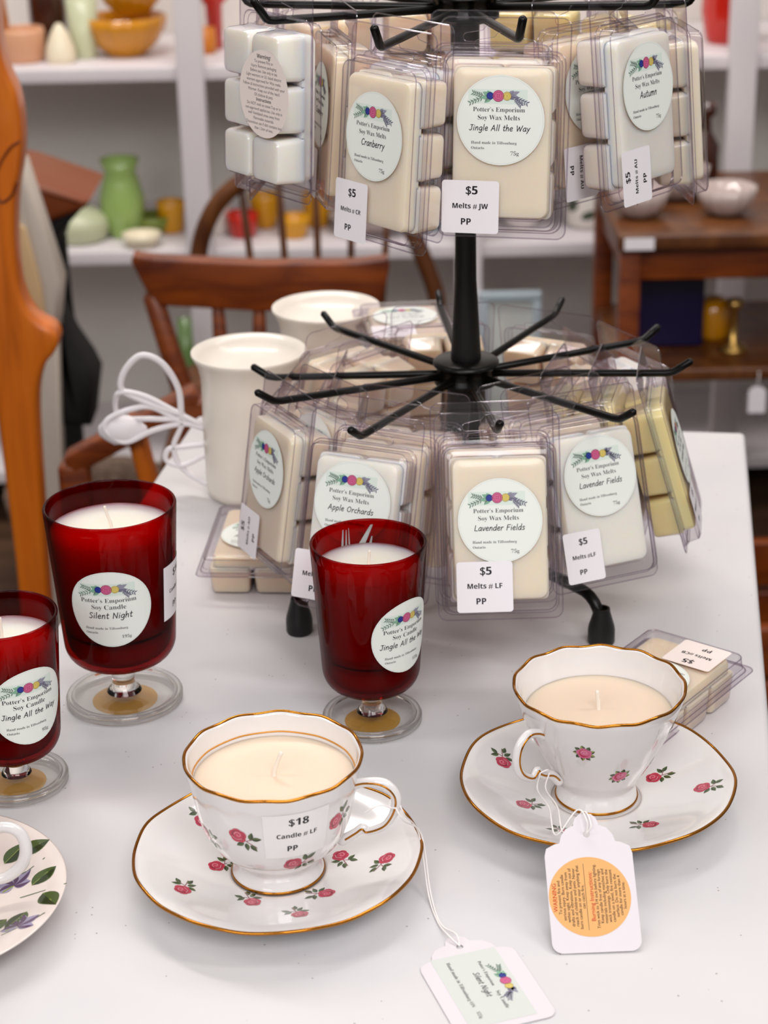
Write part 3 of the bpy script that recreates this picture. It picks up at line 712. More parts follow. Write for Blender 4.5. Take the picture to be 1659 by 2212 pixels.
# ------------------------------------------------------------------ goblet candles
def goblet(label, x, y, rim, hgt, zb, foot, a_lab, z_lab, D, scent, hw, grams, stick=None, lean=None, drips=False):
    r_ = thing('goblet_candle', label, 'candle', (x, y, TZ), 0, 'red goblet candles')
    rb = rim * .86
    def rf(z_):                              # outer radius of the bowl
        t_ = max(0, min(1, (z_ - zb - .014) / (hgt - zb - .014)))
        if z_ < zb + .014:
            q = (z_ - zb) / .014; return rb * (1 - .32 * (1 - math.sqrt(max(0, 1 - (1 - q) ** 2))) ** 1.0)
        return rb + (rim - rb) * t_
    prof = [(0, zb - .0002), (rb * .45, zb), (rb * .66, zb + .001)]
    for i in range(1, 9):
        a = pi / 2 * i / 8; prof.append((rb * .66 + rb * .34 * sin(a), zb + .001 + .013 * (1 - cos(a))))
    for i in range(1, 13): prof.append((rf(zb + .014 + (hgt - zb - .014) * i / 12), zb + .014 + (hgt - zb - .014) * i / 12))
    out = list(prof)
    w = .0019
    inn = [(max(0, a - w), b_ + (.003 if b_ < zb + .02 else 0)) for a, b_ in out[::-1]]
    rimp = [(rim - .0002, hgt + .0006), (rim - w / 2, hgt + .0010), (rim - w + .0002, hgt + .0006)]
    g = G(); g.lathe(out + rimp + inn, 72); g.put('bowl', 'red_glass', r_, label='dark red glass bowl')
    # clear stem and foot
    g = G(); sr = rim * .175
    g.lathe([(0, .0065), (sr * 1.55, .0065), (sr * 1.38, .0085), (sr * 1.02, .0105), (sr, .013), (sr, zb - .004), (sr * 1.12, zb - .0006), (0, zb - .0006)], 28)
    g.put('stem', 'clear_glass', r_, auto=R(60), label='short clear glass stem')
    g = G(); fr_ = foot
    g.lathe([(0, .0006), (fr_ - .0035, .0006), (fr_ - .001, .0006), (fr_, .0016), (fr_, .0045), (fr_ - .0006, .0056), (fr_ - .0018, .0058), (fr_ - .0035, .0046), (fr_ * .6, .0050), (sr * 1.6, .0064), (0, .0064)], 72)
    for tr, tz, tq in ((foot - .0016, .0046, .0014), (foot - .0040, .0050, .0009)):
        g.tube([(tr * cos(2 * pi * j / 80), tr * sin(2 * pi * j / 80), tz) for j in range(80)], tq, 8, True, 1)
    g.put('foot', ['clear_glass_wall', 'clear_glass'], r_, auto=R(60), label='clear glass disc foot')
    g = G(); g.lathe([(0, .0004), (foot * .56, .0004), (foot * .56, .0002), (0, .0002)], 40); g.put('base_sticker', 'kraft', r_, auto=R(40), label='round brown paper sticker')
    # wax and wick
    zw = hgt - .0135
    wp = [(0, zb + .004)] + [(a - w - .0003, b_ + .003) for a, b_ in out[2:12]]
    k = 1
    while zb + .014 + .008 * k < zw - .002: wp.append((rf(zb + .014 + .008 * k) - w - .0003, zb + .014 + .008 * k)); k += 1
    wp += [(rf(zw) - w - .0003, zw + .0004), (rf(zw) - w - .0016, zw - .0001), (rf(zw) * .8, zw - .0004), (rf(zw) * .25, zw - .0002), (0, zw)]
    g = G(); g.lathe(wp, 64); g.put('candle_wax', 'candle_wax', r_)
    tip = Vector(lean or (-.0022, 0, .011))
    g = G(); g.tube(spline([(0, 0, zw - .002), (0, 0, zw + .002), tuple(tip * .6 + Vector((0, 0, zw))), tuple(tip + Vector((0, 0, zw)))], 5), .00085, 10); g.put('wick', 'wick', r_)
    mp = cyl(lambda z_: rf(z_) + .00015, a_lab, z_lab)
    put('candle_label', round_label(D, 'Soy Candle', scent, hw, grams, k=12).me('candle_label', mp), r_)
    if stick:
        put('price_sticker', price(.030, .0335, ('$14', 'Candle # SN', 'PP'), k=2).me('price_sticker', cyl(lambda z_: rf(z_) + .00015, stick, z_lab + .0005)), r_)
    if drips:                                # spilt wax on the inner wall above the candle
        P = Print()
        for (u, ln, wd_, sl) in ((-.016, .010, .0016, .001), (-.0135, .0095, .0011, .0005), (-.0115, .0105, .0009, 0), (-.004, .0115, .0040, .006), (.001, .0045, .0016, .001)):
            P.poly([(u - wd_ / 2, 0), (u + wd_ / 2, 0), (u + sl + wd_ * .2, ln), (u + sl - wd_ * .2, ln * .98)], 'candle_wax', 1)
        R_ = rim - w
        put('wax_drips', P.me('wax_drips', lambda a, b_, h: ((rf(zw + b_) - w - .0003) * sin(a / R_), (rf(zw + b_) - w - .0003) * cos(a / R_), zw + b_)), r_)
    return r_
goblet('tallest red goblet candle with white round label, standing at left', -.153, .989, .0372, .123, .0275, .0337, R(2), .0745, .0470, 'Silent Night', .53, '195g', stick=R(83), lean=(-.0028, .0, .0125))
goblet('red goblet candle standing in the middle before the spinner rack', -.009, .958, .0321, .1105, .0225, .0282, R(44), .0640, .0440, 'Jingle All the Way', .78, '125g', lean=(.0006, 0, .0085), drips=True)
goblet('small red goblet candle cut by the left edge of the photo', -.2005, .898, .0300, .1000, .0195, .0275, R(37), .0580, .0440, 'Jingle All the Way', .74, '95g', lean=(0, 0, .012))

# ------------------------------------------------------------------ teacups and saucers
def rose(P, x, y, s_, rot=0.0, stem=1, pink=False):
    """red rose with a leafy stem, about 2 s_ wide"""
    Q = Print(); A, B, C_ = ('pink_rose', 'rose', 'light_rose') if pink else ('rose', 'dark_rose', 'light_rose')
    if stem:
        Q.stroke([(0, 0), (.5 * s_, -.35 * s_), (1.15 * s_, -.8 * s_)], .07 * s_, 'stem_line', 1, dots=False)
        Q.stroke([(.5 * s_, -.35 * s_), (1.1 * s_, -.1 * s_)], .06 * s_, 'stem_line', 1, dots=False)
        for lx, ly, a in ((.75, -.2, 1.3), (.85, -.15, .1), (.5, -.5, -1.5), (.75, -.62, -.9), (.35, -.5, -2.6)):
            Q.leaf(lx * s_, ly * s_, .62 * s_, .32 * s_, a, 'rose_leaf', 2, 'dark_leaf')
    else:
        for i in range(9):
            a = i * 2 * pi / 9 + .2; Q.leaf(.38 * s_ * cos(a), .38 * s_ * sin(a), .46 * s_, .34 * s_, a + .3, 'rose_leaf' if i % 2 else 'light_leaf', 1, 'dark_leaf')
    for i in range(5):
        a = i * 2 * pi / 5 + .4; Q.disc(.24 * s_ * cos(a), .22 * s_ * sin(a), .34 * s_, A, 3, n_=14)
    Q.disc(0, .02 * s_, .40 * s_, B, 4, n_=16); Q.disc(.05 * s_, .06 * s_, .32 * s_, A, 5, n_=16)
    Q.stroke([tuple(p)[:2] for p in spline([(-.2 * s_, .1 * s_, 0), (-.05 * s_, .28 * s_, 0), (.18 * s_, .2 * s_, 0), (.16 * s_, .0, 0), (0, -.02 * s_, 0), (-.02 * s_, .1 * s_, 0)], 4)], .06 * s_, C_, 6)
    Q.stroke([tuple(p)[:2] for p in spline([(-.34 * s_, -.1 * s_, 0), (-.1 * s_, -.3 * s_, 0), (.25 * s_, -.22 * s_, 0)], 4)], .06 * s_, C_ if not pink else B, 6)
    Q.shift(x, y, 1, rot); P.items += Q.items
RMATS = ['porcelain', 'rose', 'dark_rose', 'light_rose', 'pink_rose', 'rose_leaf', 'dark_leaf', 'light_leaf', 'stem_line', 'gilt', 'violet', 'deep_violet']
def prof_r(prof):
    """outer radius as a function of height from a list (r, z)"""
    pr = sorted(prof, key=lambda q: q[1])
    def f(z_):
        for (r0, z0), (r1, z1) in zip(pr, pr[1:]):
            if z0 <= z_ <= z1: return r0 + (r1 - r0) * (z_ - z0) / max(1e-9, z1 - z0)
        return pr[-1][0] if z_ > pr[-1][1] else pr[0][0]
    return f
def saucer(label, c, rad, mod, base='porcelain', rim_gilt=True, rimz=.018, roses=(), violets=(), rose_size=.0075, rot=0.0):
    r_ = thing('saucer', label, 'saucer', c, rot, None)
    up_ = [(0, .0052), (rad * .30, .0052), (rad * .335, .0060), (rad * .40, .0066), (rad * .55, .0086), (rad * .72, .0120), (rad * .87, .0158), (rad * .96, rimz - .0004), (rad, rimz)]
    up_ = [tuple(p)[:2] for p in spline([(a, b_, 0) for a, b_ in up_], 3)]
    dn = [(rad - .0004, rimz - .0010), (rad * .95, rimz - .0028), (rad * .86, .0135), (rad * .7, .0093), (rad * .55, .0055), (rad * .47, .0028), (rad * .46, .0), (rad * .43, .0), (rad * .41, .0022), (0, .0026)]
    md = lambda r0, z0, a, k: (r0 * (1 + mod(a)[0] * max(0, (r0 / rad - .45) / .55)), z0 + mod(a)[1] * max(0, (r0 / rad - .5) / .5))
    g = G(); g.lathe(up_ + dn, 128, md)
    zf = prof_r([(b_, a) for a, b_ in up_])
    P = Print()
    for (x, y, ro, pk) in roses: rose(P, x, y, rose_size, ro, True, pk)
    for (x, y, kind, ro) in violets:
        if kind == 'v':
            for i, a in enumerate((.3, 1.2, 2.0, -.6, 2.9)): P.leaf(x, y, .0115 if i < 3 else .0085, .0066, a + ro, 'violet', 2, 'deep_violet')
            P.stroke([(x, y), (x - .006 * cos(ro), y - .006 * sin(ro))], .0012, 'light_leaf', 2)
        elif kind == 'l':
            P.leaf(x, y, .0150, .0105, ro, 'rose_leaf', 2, 'dark_leaf'); P.stroke([(x, y), (x + .0100 * cos(ro), y + .0100 * sin(ro))], .0005, 'light_leaf', 4, dots=False)
        else:
            P.stroke([(x, y), (x + .012 * cos(ro), y + .012 * sin(ro) + .002), (x + .022 * cos(ro + .3), y + .022 * sin(ro + .3))], .0007, 'rose_leaf', 1)
    def mp(a, b_, h):
        q = math.hypot(a, b_); an = math.atan2(b_, a); m_ = md(q, zf(q), an, 0)
        return (m_[0] * cos(an), m_[0] * sin(an), m_[1] + h + .00006)
    P.into(g, mp, RMATS, 3e-5)
    mats = list(RMATS); mats[0] = base
    g.put('dish', mats, r_)
    if rim_gilt:
        pts = []
        for j in range(160):
            a = 2 * pi * j / 160; q = md(rad, rimz, a, 0); pts.append((q[0] * cos(a), q[0] * sin(a), q[1] - .0002))
        g = G(); g.tube(pts, .00085, 8, True); g.put('gilt_rim', 'gilt', r_, label='gold painted rim')
    return r_
def teacup(name, label, c, prof, rimmod, haz, hpath, hrad, roses, wax=True, base='porcelain', gilt=True, foot_gilt=True, band=False, sticker=None, rose_size=.008, wick=(.0015, 0, .012), waxz=.0115, cat='candle', rose_stem=True):
    """prof: outer profile from foot to rim (r, z)"""
    r_ = thing(name, label, cat, c)
    op = [tuple(p)[:2] for p in spline([(a, b_, 0) for a, b_ in prof], 4)]
    rim, ht = prof[-1]
    inn = [(a - .0020, b_) for a, b_ in op if b_ > .012][::-1] + [(prof[0][0] * .7, .0105), (0, .010)]
    md = lambda r0, z0, a, k: (r0 * (1 + rimmod(a)[0] * max(0, (z0 / ht - .35) / .65) ** 1.5), z0 + rimmod(a)[1] * max(0, (z0 / ht - .75) / .25) ** 2)
    g = G(); g.lathe([(0, .003), (prof[0][0] - .003, .0025), (prof[0][0] - .0025, 0)] + op + [(rim - .0008, ht + .0004), (rim - .0016, ht)] + inn, 112, md)
    rf = prof_r(op)
    for (th, z_, ro, pk) in roses:
        P = Print(); rose(P, 0, 0, rose_size, ro, rose_stem, pk)
        def mp(a, b_, h, th=th, z_=z_):
            t_ = th + a / rf(z_); zz = z_ + b_ * .95; q = md(rf(zz), zz, t_ - pi / 2, 0); q = (q[0] + .00008 + h, q[1])
            return (q[0] * sin(t_), -q[0] * cos(t_), q[1])
        P.into(g, mp, RMATS, 3e-5)
    mats = list(RMATS); mats[0] = base
    g.put('cup', mats, r_)
    rimring = lambda zz, off: [(lambda q: (q[0] * cos(a) + off * cos(a), q[0] * sin(a) + off * sin(a), q[1]))(md(rf(zz), zz, a, 0)) for a in [2 * pi * j / 140 for j in range(140)]]
    if gilt:
        g = G(); g.tube(rimring(ht, -.0007), .00085, 8, True); g.put('gilt_rim', 'gilt', r_, label='gold painted rim')
    if foot_gilt:
        g = G(); g.tube([(prof[1][0] * cos(2 * pi * j / 90) * 1.004, prof[1][0] * sin(2 * pi * j / 90) * 1.004, prof[1][1]) for j in range(90)], .0008, 8, True, flat=.6); g.put('gilt_foot_line', 'gilt', r_, label='gold painted foot line')
    if band:
        g = G(); g.tube(rimring(ht - waxz + .0022, -.00205), .00045, 6, True); g.put('gilt_inner_line', 'orange_band', r_, label='orange gold line inside the cup')
    # handle: path (r outwards, z); gold lines on both of its cheeks
    pts = spline([(a, 0, b_) for a, b_ in hpath], 6)
    rads = []
    for i in range(len(pts)):
        t_ = i / (len(pts) - 1) * (len(hrad) - 1); k = min(int(t_), len(hrad) - 2); rads.append(hrad[k] + (hrad[k + 1] - hrad[k]) * (t_ - k))
    g = G(); g.tube(pts, rads, 16, flat=.85)
    h_ = g.put('handle', [base], r_, (0, 0, 0), (0, 0, haz))
    if gilt:
        g = G()
        for s_ in (-1, 1):
            g.tube([p + Vector((0, s_ * q * .80, 0)) + Vector((0, 0, q * .15)) for p, q in zip(pts, rads)][2:-2], .00055, 6)
        g.put('gilt_line', 'gilt', h_, label='gold painted line along the handle')
    if wax:
        zw = ht - waxz
        wp = [(0, zw - .02), (rf(zw - .02) - .0024, zw - .02), (rf(zw - .01) - .0024, zw - .01), (rf(zw) - .0023, zw + .0004), (rf(zw) - .0032, zw), (rf(zw) * .6, zw - .0003), (rf(zw) * .2, zw - .0002), (.0018, zw + .0003), (0, zw + .0003)]
        g = G(); g.lathe(wp, 80, lambda r0, z0, a, k: (r0 * (1 + rimmod(a)[0] * max(0, (z0 / ht - .35) / .65) ** 1.5), z0)); g.put('candle_wax', 'porcelain_wax', r_)
        g = G(); g.tube(spline([(0, 0, zw - .002), (wick[0] * .1, wick[1] * .1, zw + .003), (wick[0] * .6, wick[1] * .6, zw + wick[2] * .7), (wick[0], wick[1], zw + wick[2])], 4), [.0016] * 2 + [.0011] * 11, 10); g.put('wick', 'wick', r_)
    if sticker:
        th, z_, lines = sticker
        put('price_sticker', price(.0315, .0265, lines, 'cup_paper', k=2).me('price_sticker', cyl(lambda zz: rf(zz) + .0002, th, z_)), r_)
    return r_
SL = Vector((-.0555, .8005, TZ))
SR = Vector((.1075, .8630, TZ))
loc_ = lambda c, px, py, z_=TZ + .010: tuple((onz(px, py, z_) - c))[:2]
wave = lambda n_, ar, az, ph=0.0: (lambda a: (ar * cos(n_ * a + ph) + ar * .3 * cos(2 * n_ * a + ph), az * cos(n_ * a + ph)))
rl = [(438, 1783, 2.4), (467, 1860, 1.2), (395, 1931, 2.0), (545, 1938, 2.6), (705, 1921, 3.5), (648, 1980, 2.6), (735, 1838, -.6), (835, 1866, -1.6)]
rl = [(*loc_(SL, a, b_), c, False) for a, b_, c in rl]
saucer('rose-patterned saucer with gold rim under the teacup with price sticker', SL, .0702, wave(9, .0045, .0005), roses=rl)
CL = [(.0218, 0), (.0226, .0016), (.0222, .0035), (.0205, .0075), (.0212, .0105), (.0262, .0155), (.0322, .0225), (.0360, .0310), (.0384, .0410), (.0402, .0510), (.0418, .0585), (.0432, .0650)]
teacup('teacup_candle', 'white rose-patterned teacup candle with eighteen dollar price sticker, on left saucer', SL + Vector((0, 0, .0052)), CL, wave(12, .0014, .0004, .5), R(-14),
       [(.036, .0520), (.045, .0555), (.0545, .0555), (.0600, .0500), (.0595, .0420), (.0545, .0330), (.0460, .0285), (.0435, .0300), (.0400, .0270), (.0325, .0210)], [.0028, .0024, .0030, .0026, .0022, .0020, .0021, .0024, .0024, .0026],
       [(R(-24), .0430, 0, False), (R(16), .0245, .5, False), (R(50), .0430, .9, False), (R(-62), .034, .3, False), (R(130), .04, 0, False), (R(200), .04, 0, False)], band=True, sticker=(R(18), .0435, ('$18', 'Candle # LF', 'PP')), wick=(.0040, .0, .0125))
rr_ = [(1088, 1657, 2.2), (1132, 1735, 1.0), (1226, 1800, 3.0), (1405, 1780, 3.3), (1515, 1714, .2), (1412, 1672, .8)]
rr_ = [(*loc_(SR, a, b_), c, False) for a, b_, c in rr_]
saucer('rose-patterned saucer with wavy gold rim under the right teacup', SR, .0705, wave(7, .0055, .0007, 1.0), roses=rr_)
CR_ = [(.0207, 0), (.0211, .0020), (.0206, .0050), (.0200, .0090), (.0210, .0125), (.0245, .0190), (.0295, .0280), (.0340, .0375), (.0380, .0470), (.0415, .0570), (.0432, .0620), (.0440, .0658)]
teacup('teacup_candle', 'white teacup candle with small pink roses and wavy gold rim, on right saucer', SR + Vector((0, 0, .0052)), CR_, wave(13, .0026, .0005, .3), R(180 + 38),
       [(.0375, .0500), (.0430, .0535), (.0490, .0545), (.0545, .0500), (.0560, .0420), (.0530, .0340), (.0460, .0290), (.0425, .0320), (.0415, .0300), (.0380, .0275), (.0320, .0250), (.0265, .0190)], [.0026, .0024, .0026, .0028, .0026, .0024, .0020, .0022, .0022, .0024, .0025, .0025],
       [(R(-17), .0470, 0, True), (R(15), .0290, .3, True), (R(66), .0500, 0, True), (R(160), .04, 0, True), (R(220), .04, 0, True)], rose_size=.0070, rose_stem=False, wick=(-.0010, 0, .0105), waxz=.0145)
SV = onz(-188, 1922, TZ + .018); SV.z = TZ
vi = [(30, 1915, 'v', .6), (60, 1985, 'l', -2.2), (95, 1950, 'l', -1.0), (70, 1925, 'l', .8), (10, 1870, 'l', .9), (48, 1860, 'l', .5), (15, 1990, 'l', -2.4), (40, 2020, 'v', .3), (5, 1905, 's', .2), (45, 1945, 's', -.2), (5, 2035, 's', .3), (-60, 1990, 'v', 0), (-40, 2030, 'l', 1.2)]
vi = [(*loc_(SV, a, b_), c, d_) for a, b_, c, d_ in vi]
saucer('plain-rimmed saucer with violets and dark leaves at the lower left', SV, .0722, lambda a: (0, 0), 'cream_porcelain', False, .0175, violets=vi)
CV = [(.0230, 0), (.0236, .0012), (.0225, .0035), (.0215, .0070), (.0260, .0130), (.0320, .0220), (.0350, .0320), (.0375, .0430), (.0395, .0540), (.0405, .0600)]
teacup('teacup', 'white teacup at lower left corner with only its round handle in view', SV + Vector((0, 0, .0052)), CV, lambda a: (0, 0), R(4), [(.0345, .0340), (.0410, .0430), (.0480, .0440), (.0535, .0395), (.0548, .0310), (.0520, .0230), (.0450, .0170), (.0380, .0155), (.0290, .0150)], [.0028, .0028, .0028, .0029, .0030, .0030, .0028, .0027, .0028], [], wax=False, base='porcelain', gilt=False, foot_gilt=False, cat='teacup')

# ------------------------------------------------------------------ hang tags
def tag_outline(w, l):
    """scalloped head at y = l, square foot with round corners at y = 0"""
    o = []
    for i in range(7):
        a = R(180 + 90 * i / 6); o.append((-w / 2 + .005 + .005 * cos(a), .005 + .005 * sin(a)))
    for i in range(7):
        a = R(270 + 90 * i / 6); o.append((w / 2 - .005 + .005 * cos(a), .005 + .005 * sin(a)))
    sh = l - .0185
    right = [(w / 2, sh - .002), (w / 2 - .001, sh + .0015), (w / 2 - .005, sh + .0035), (w / 2 - .0075, sh + .0040), (w / 2 - .0085, sh + .0075), (w / 2 - .0112, sh + .0110), (w / 2 - .0150, sh + .0125), (.0060, sh + .0130), (.0050, sh + .0160), (.0030, sh + .0178), (0, sh + .0185)]
    o += right + [(-a, b_) for a, b_ in right[-2::-1]]
    return o
def hang_tag(label, M, w, l, art, cord_pts, holeY):
    r_ = thing('paper_tag', label, 'price tag'); r_.matrix_world = M
    o = tag_outline(w, l); hole = [(.0017 * cos(2 * pi * i / 14), holeY + .0017 * sin(2 * pi * i / 14)) for i in range(14)]
    loops = [[Vector((a, b_, 0)) for a, b_ in o], [Vector((a, b_, 0)) for a, b_ in hole[::-1]]]
    g = G(); flat = [(p.x, p.y) for q in loops for p in q]; tri = [tuple(q) for q in tessellate_polygon(loops)]
    for z_ in (.0003, 0.0): g.add([(a, b_, z_) for a, b_ in flat], tri)
    for lp in (o, hole): g.rings([[(a, b_, 0) for a, b_ in lp], [(a, b_, .0003) for a, b_ in lp]])
    put('card', mesh('card', g.v, g.f, ['tag_card'], None, False), r_)
    put('printed_label', art.me('printed_label', lambda a, b_, h: (a, b_, .00034 + h)), r_)
    Mi = M.inverted()
    g = G()
    for pts in cord_pts: g.tube([Mi @ p for p in spline(pts, 8)], .00042, 8)
    g.put('string', 'string', r_)
    return r_
# tag propped at the right saucer: foot on the table, head held by its string
b0, b1 = onz(1197, 2059, TZ + .0006), onz(1386, 2056, TZ + .0006)
ex = (b1 - b0).normalized(); cen = (b0 + b1) / 2
back_ = Vector((-ex.y, ex.x, 0)); ey = (back_ * cos(R(38)) + Vector((0, 0, sin(R(38))))).normalized(); ey = (ey - ex * .06).normalized()
ez = ex.cross(ey)
M = Matrix(((ex.x, ey.x, ez.x, cen.x), (ex.y, ey.y, ez.y, cen.y), (ex.z, ey.z, ez.z, cen.z), (0, 0, 0, 1)))
TW, TL = .0415, .0675
P = Print(); P.disc(-.0012, .0265, .0192, 'orange_paper', 1, n_=56)
lines = [('WARNING', 'red_ink', .0029), ('To prevent fire and', 'ink', .0021), ('serious injury. Burn candle', 'ink', .0021), ('within sight. Keep away from', 'ink', .0021), ('drafts and vibrations. Keep out of', 'ink', .0021), ('reach of children and pets. Never', 'ink', .0021), ('burn candle on or near anything that', 'ink', .0021), ('can catch fire.', 'ink', .0021), None,
         ('Burning Instructions:', 'red_ink', .0029), ('Trim wick to 1/4 inch before lighting.', 'ink', .0021), ('Keep candle free of any foreign', 'ink', .0021), ('materials including matches and', 'ink', .0021), ('wick trimmings. Only burn the', 'ink', .0021), ('candle on a level, fire resistant', 'ink', .0021), ('surface. Do not burn the', 'ink', .0021), ('candle for more than 4', 'ink', .0021), ('hours at a time.', 'ink', .0021)]
x_ = -.0166
for ln in lines:
    if ln is None:
        P.stroke([(-.0012 + x_ - .0008, .0105), (-.0012 + x_ - .0008, .0425)], .0002, 'ink', 2, dots=False); x_ += .0017; continue
    x_ += .0007 if ln[2] > .0025 else 0
    P.text(ln[0], 'sans', -.0012 + x_ + .0004, .0265, ln[1], 2, size=ln[2] * .98, rot=R(90), bold=.02); x_ += .00186
HY = TL - .0105
hole_w = M @ Vector((0, HY, .0008))
kn = onz(1190, 1690, TZ + .028)
knot = SR + Vector((0, 0, .0052)) + Matrix.Rotation(R(218), 3, 'Z') @ Vector((.0415, 0, .0285))
hang_tag('white paper tag with orange warning sticker leaning at the right saucer', M, TW, TL, P,
         [[knot + Vector((-.002, -.002, .003)), knot + Vector((-.003, -.003, -.006)), knot.lerp(hole_w, .45) + Vector((-.006, .004, -.006)), hole_w + Vector((-.014, .006, -.004)), hole_w + Vector((-.004, .010, .007)), hole_w + Vector((0, .002, .006)), hole_w],
          [knot + Vector((.003, .000, .002)), knot + Vector((.001, -.004, -.005)), knot.lerp(hole_w, .45) + Vector((-.002, .003, -.005)), hole_w + Vector((-.010, .008, -.004)), hole_w + Vector((-.001, .010, .006)), hole_w + Vector((.002, .001, .004)), hole_w],
          [knot + Vector((.003, .000, .002)), knot + Vector((.0015, -.0018, .0045)), knot + Vector((-.002, -.002, .003))]], HY)
# tag lying flat at the bottom edge
h0 = onz(993, 2046, TZ + .0006); h1 = onz(1092, 2205, TZ + .0006)
dy = (h0 - h1).normalized(); dx = dy.cross(Vector((0, 0, 1)))
TW2, TL2 = .0465, .0700
HY2 = TL2 - .0085
org = h0 - dy * HY2
M = Matrix(((dx.x, dy.x, 0, org.x), (dx.y, dy.y, 0, org.y), (0, 0, 1, TZ + .0005), (0, 0, 0, 1)))
P = Print(); P.rect(-.0165, .004, .0150, .0560, 'grey_paper', 1, 1, 1)
q = R(-90)
P.text('Hand made in Tillsonburg ON', 'serif', -.0105, .0345, 'ink', 3, width=.0340, rot=q)
P.text('125g', 'serif', -.0100, .0115, 'ink', 3, width=.0048, rot=q)
P.text('Silent Night', 'hand', -.0015, .0315, 'ink', 3, width=.0185, rot=q)
P.text('Potter’s Emporium', 'serif', .0035, .0385, 'ink', 3, width=.0190, rot=q)
P.text('Soy Candle', 'serif', .0035, .0185, 'ink', 3, width=.0130, rot=q)
Q = Print(); garland(Q, 0, 0, .0270); Q.shift(.0105, .0305, 1, q); Q.items = [i for i in Q.items if i[2] != 'mint']; P.items += Q.items
hole_w = M @ Vector((0, HY2, .0008))
knot = SL + Vector((0, 0, .0052)) + Matrix.Rotation(R(-14), 3, 'Z') @ Vector((.0600, 0, .0445))
rimp_ = onz(905, 1805, TZ + .0205)
mid_ = onz(925, 1930, TZ + .003)
hang_tag('white paper tag lying flat at the bottom edge of the table view', M, TW2, TL2, P,
         [[knot + Vector((.001, .002, .0025)), knot + Vector((.004, -.002, -.004)), rimp_ + Vector((0, 0, .001)), mid_, onz(945, 1990, TZ + .001), onz(968, 2020, TZ + .003), hole_w],
          [knot + Vector((.000, -.004, .001)), knot + Vector((.0035, -.004, -.006)), rimp_ + Vector((.0012, -.0008, .001)), mid_ + Vector((.0012, 0, 0)), onz(952, 1995, TZ + .001), onz(985, 2018, TZ + .004), hole_w],
          [knot + Vector((.001, .002, .0025)), knot + Vector((-.002, .001, .003)), knot + Vector((-.003, -.002, .0005)), knot + Vector((.000, -.004, .001))],
          [knot + Vector((-.003, -.002, .0005)), knot + Vector((-.008, -.003, .002)), knot + Vector((-.015, -.004, -.001))]], HY2)

# ------------------------------------------------------------------ wax warmers with their cord
def warmer(label, c):
    r_ = thing('wax_warmer', label, 'wax warmer', c, 0, 'white ceramic wax warmers')
    g = G(); g.lathe([(0, 0), (.030, 0), (.034, .002), (.0355, .008), (.0355, .055), (.0350, .082), (.0352, .091), (.0370, .099), (.0395, .104), (.0412, .107), (.0412, .1088), (.0400, .1092), (.036, .1040), (.030, .0995), (.020, .0975), (0, .097)], 64)
    g.put('body', 'warmer_ceramic', r_)
    return r_
W1 = onz(552, 1062, TZ); W2 = onz(713, 950, TZ)
wm = warmer('front white ceramic wax warmer left of the rack, cord at its side', W1)
warmer('rear white ceramic wax warmer standing behind the front warmer', W2)
pt = lambda x, y, d_=0.0: at(x, y, W1.y + d_) - W1
g = G()
kx = [pt(435, 915), pt(395, 905), pt(385, 900)]
g.tube(spline([pt(470, 925, .01), pt(430, 915), pt(380, 890), pt(310, 855), pt(255, 850), pt(258, 900, .01), pt(330, 905), pt(390, 905)], 8), .0021, 10)
g.tube(spline([pt(392, 905), pt(385, 840), pt(350, 785), pt(305, 768), pt(270, 800), pt(262, 840), pt(300, 862), pt(345, 880), pt(395, 895)], 8), .0024, 10)
g.tube(spline([pt(395, 915), pt(330, 880), pt(280, 885), pt(235, 905), pt(228, 930), pt(270, 955), pt(330, 930), pt(395, 915), pt(440, 925)], 8), .0022, 10)
g.tube(spline([pt(388, 890), pt(398, 905), pt(388, 930), pt(375, 965), pt(385, 1000), pt(410, 1025), pt(445, 1045, -.01)], 8), .0020, 10)
g.tube(spline([pt(440, 960), pt(400, 965), pt(365, 970), pt(360, 995), pt(395, 1005), pt(440, 985)], 8), .0020, 10)
g.put('cord', 'cable', wm, label='white power cord tied in a bundle')
g = G(); a_, b_ = pt(228, 930, .005), pt(312, 925, .005)
g.tube([a_, a_.lerp(b_, .2), a_.lerp(b_, .6), a_.lerp(b_, .9), b_], [.008, .0115, .011, .006, .003], 14, flat=.7)
g.put('plug', 'cable', wm, label='white plug')
# ------------------------------------------------------------------ background: shelving
YS = 3.0
su = thing('shelving_unit', 'white painted shelving unit along the back of the shop', 'shelves', (0, YS, 0))
def lp(x, y, Y=YS):
    q = at(x, y, Y); return Vector((q.x, q.y - YS, q.z))
zU, zL = lp(200, 148).z, lp(200, 545).z
xA, xB = lp(415, 200).x, lp(1600, 200).x
for x, lo in ((xA, 0), (xB, 0), (lp(1012, 600).x, 0)):
    g = G(); hi = 1.5 if x != lp(1012, 600).x else zU - .02
    g.rbox(.042, .03, hi, .002, (x, 0, hi / 2)); g.put('post', 'shelf_paint', su, auto=R(40))
for z_ in (.10, zL, zU):
    g = G(); g.rbox(2.6, .33, .022, .002, (0, .165, z_ - .011)); g.put('shelf', 'shelf_paint', su, auto=R(40))
g = G(); g.rbox(2.6, .012, 1.5, .001, (0, .34, .75)); g.put('back_panel', 'wall_paint', su, auto=R(40))
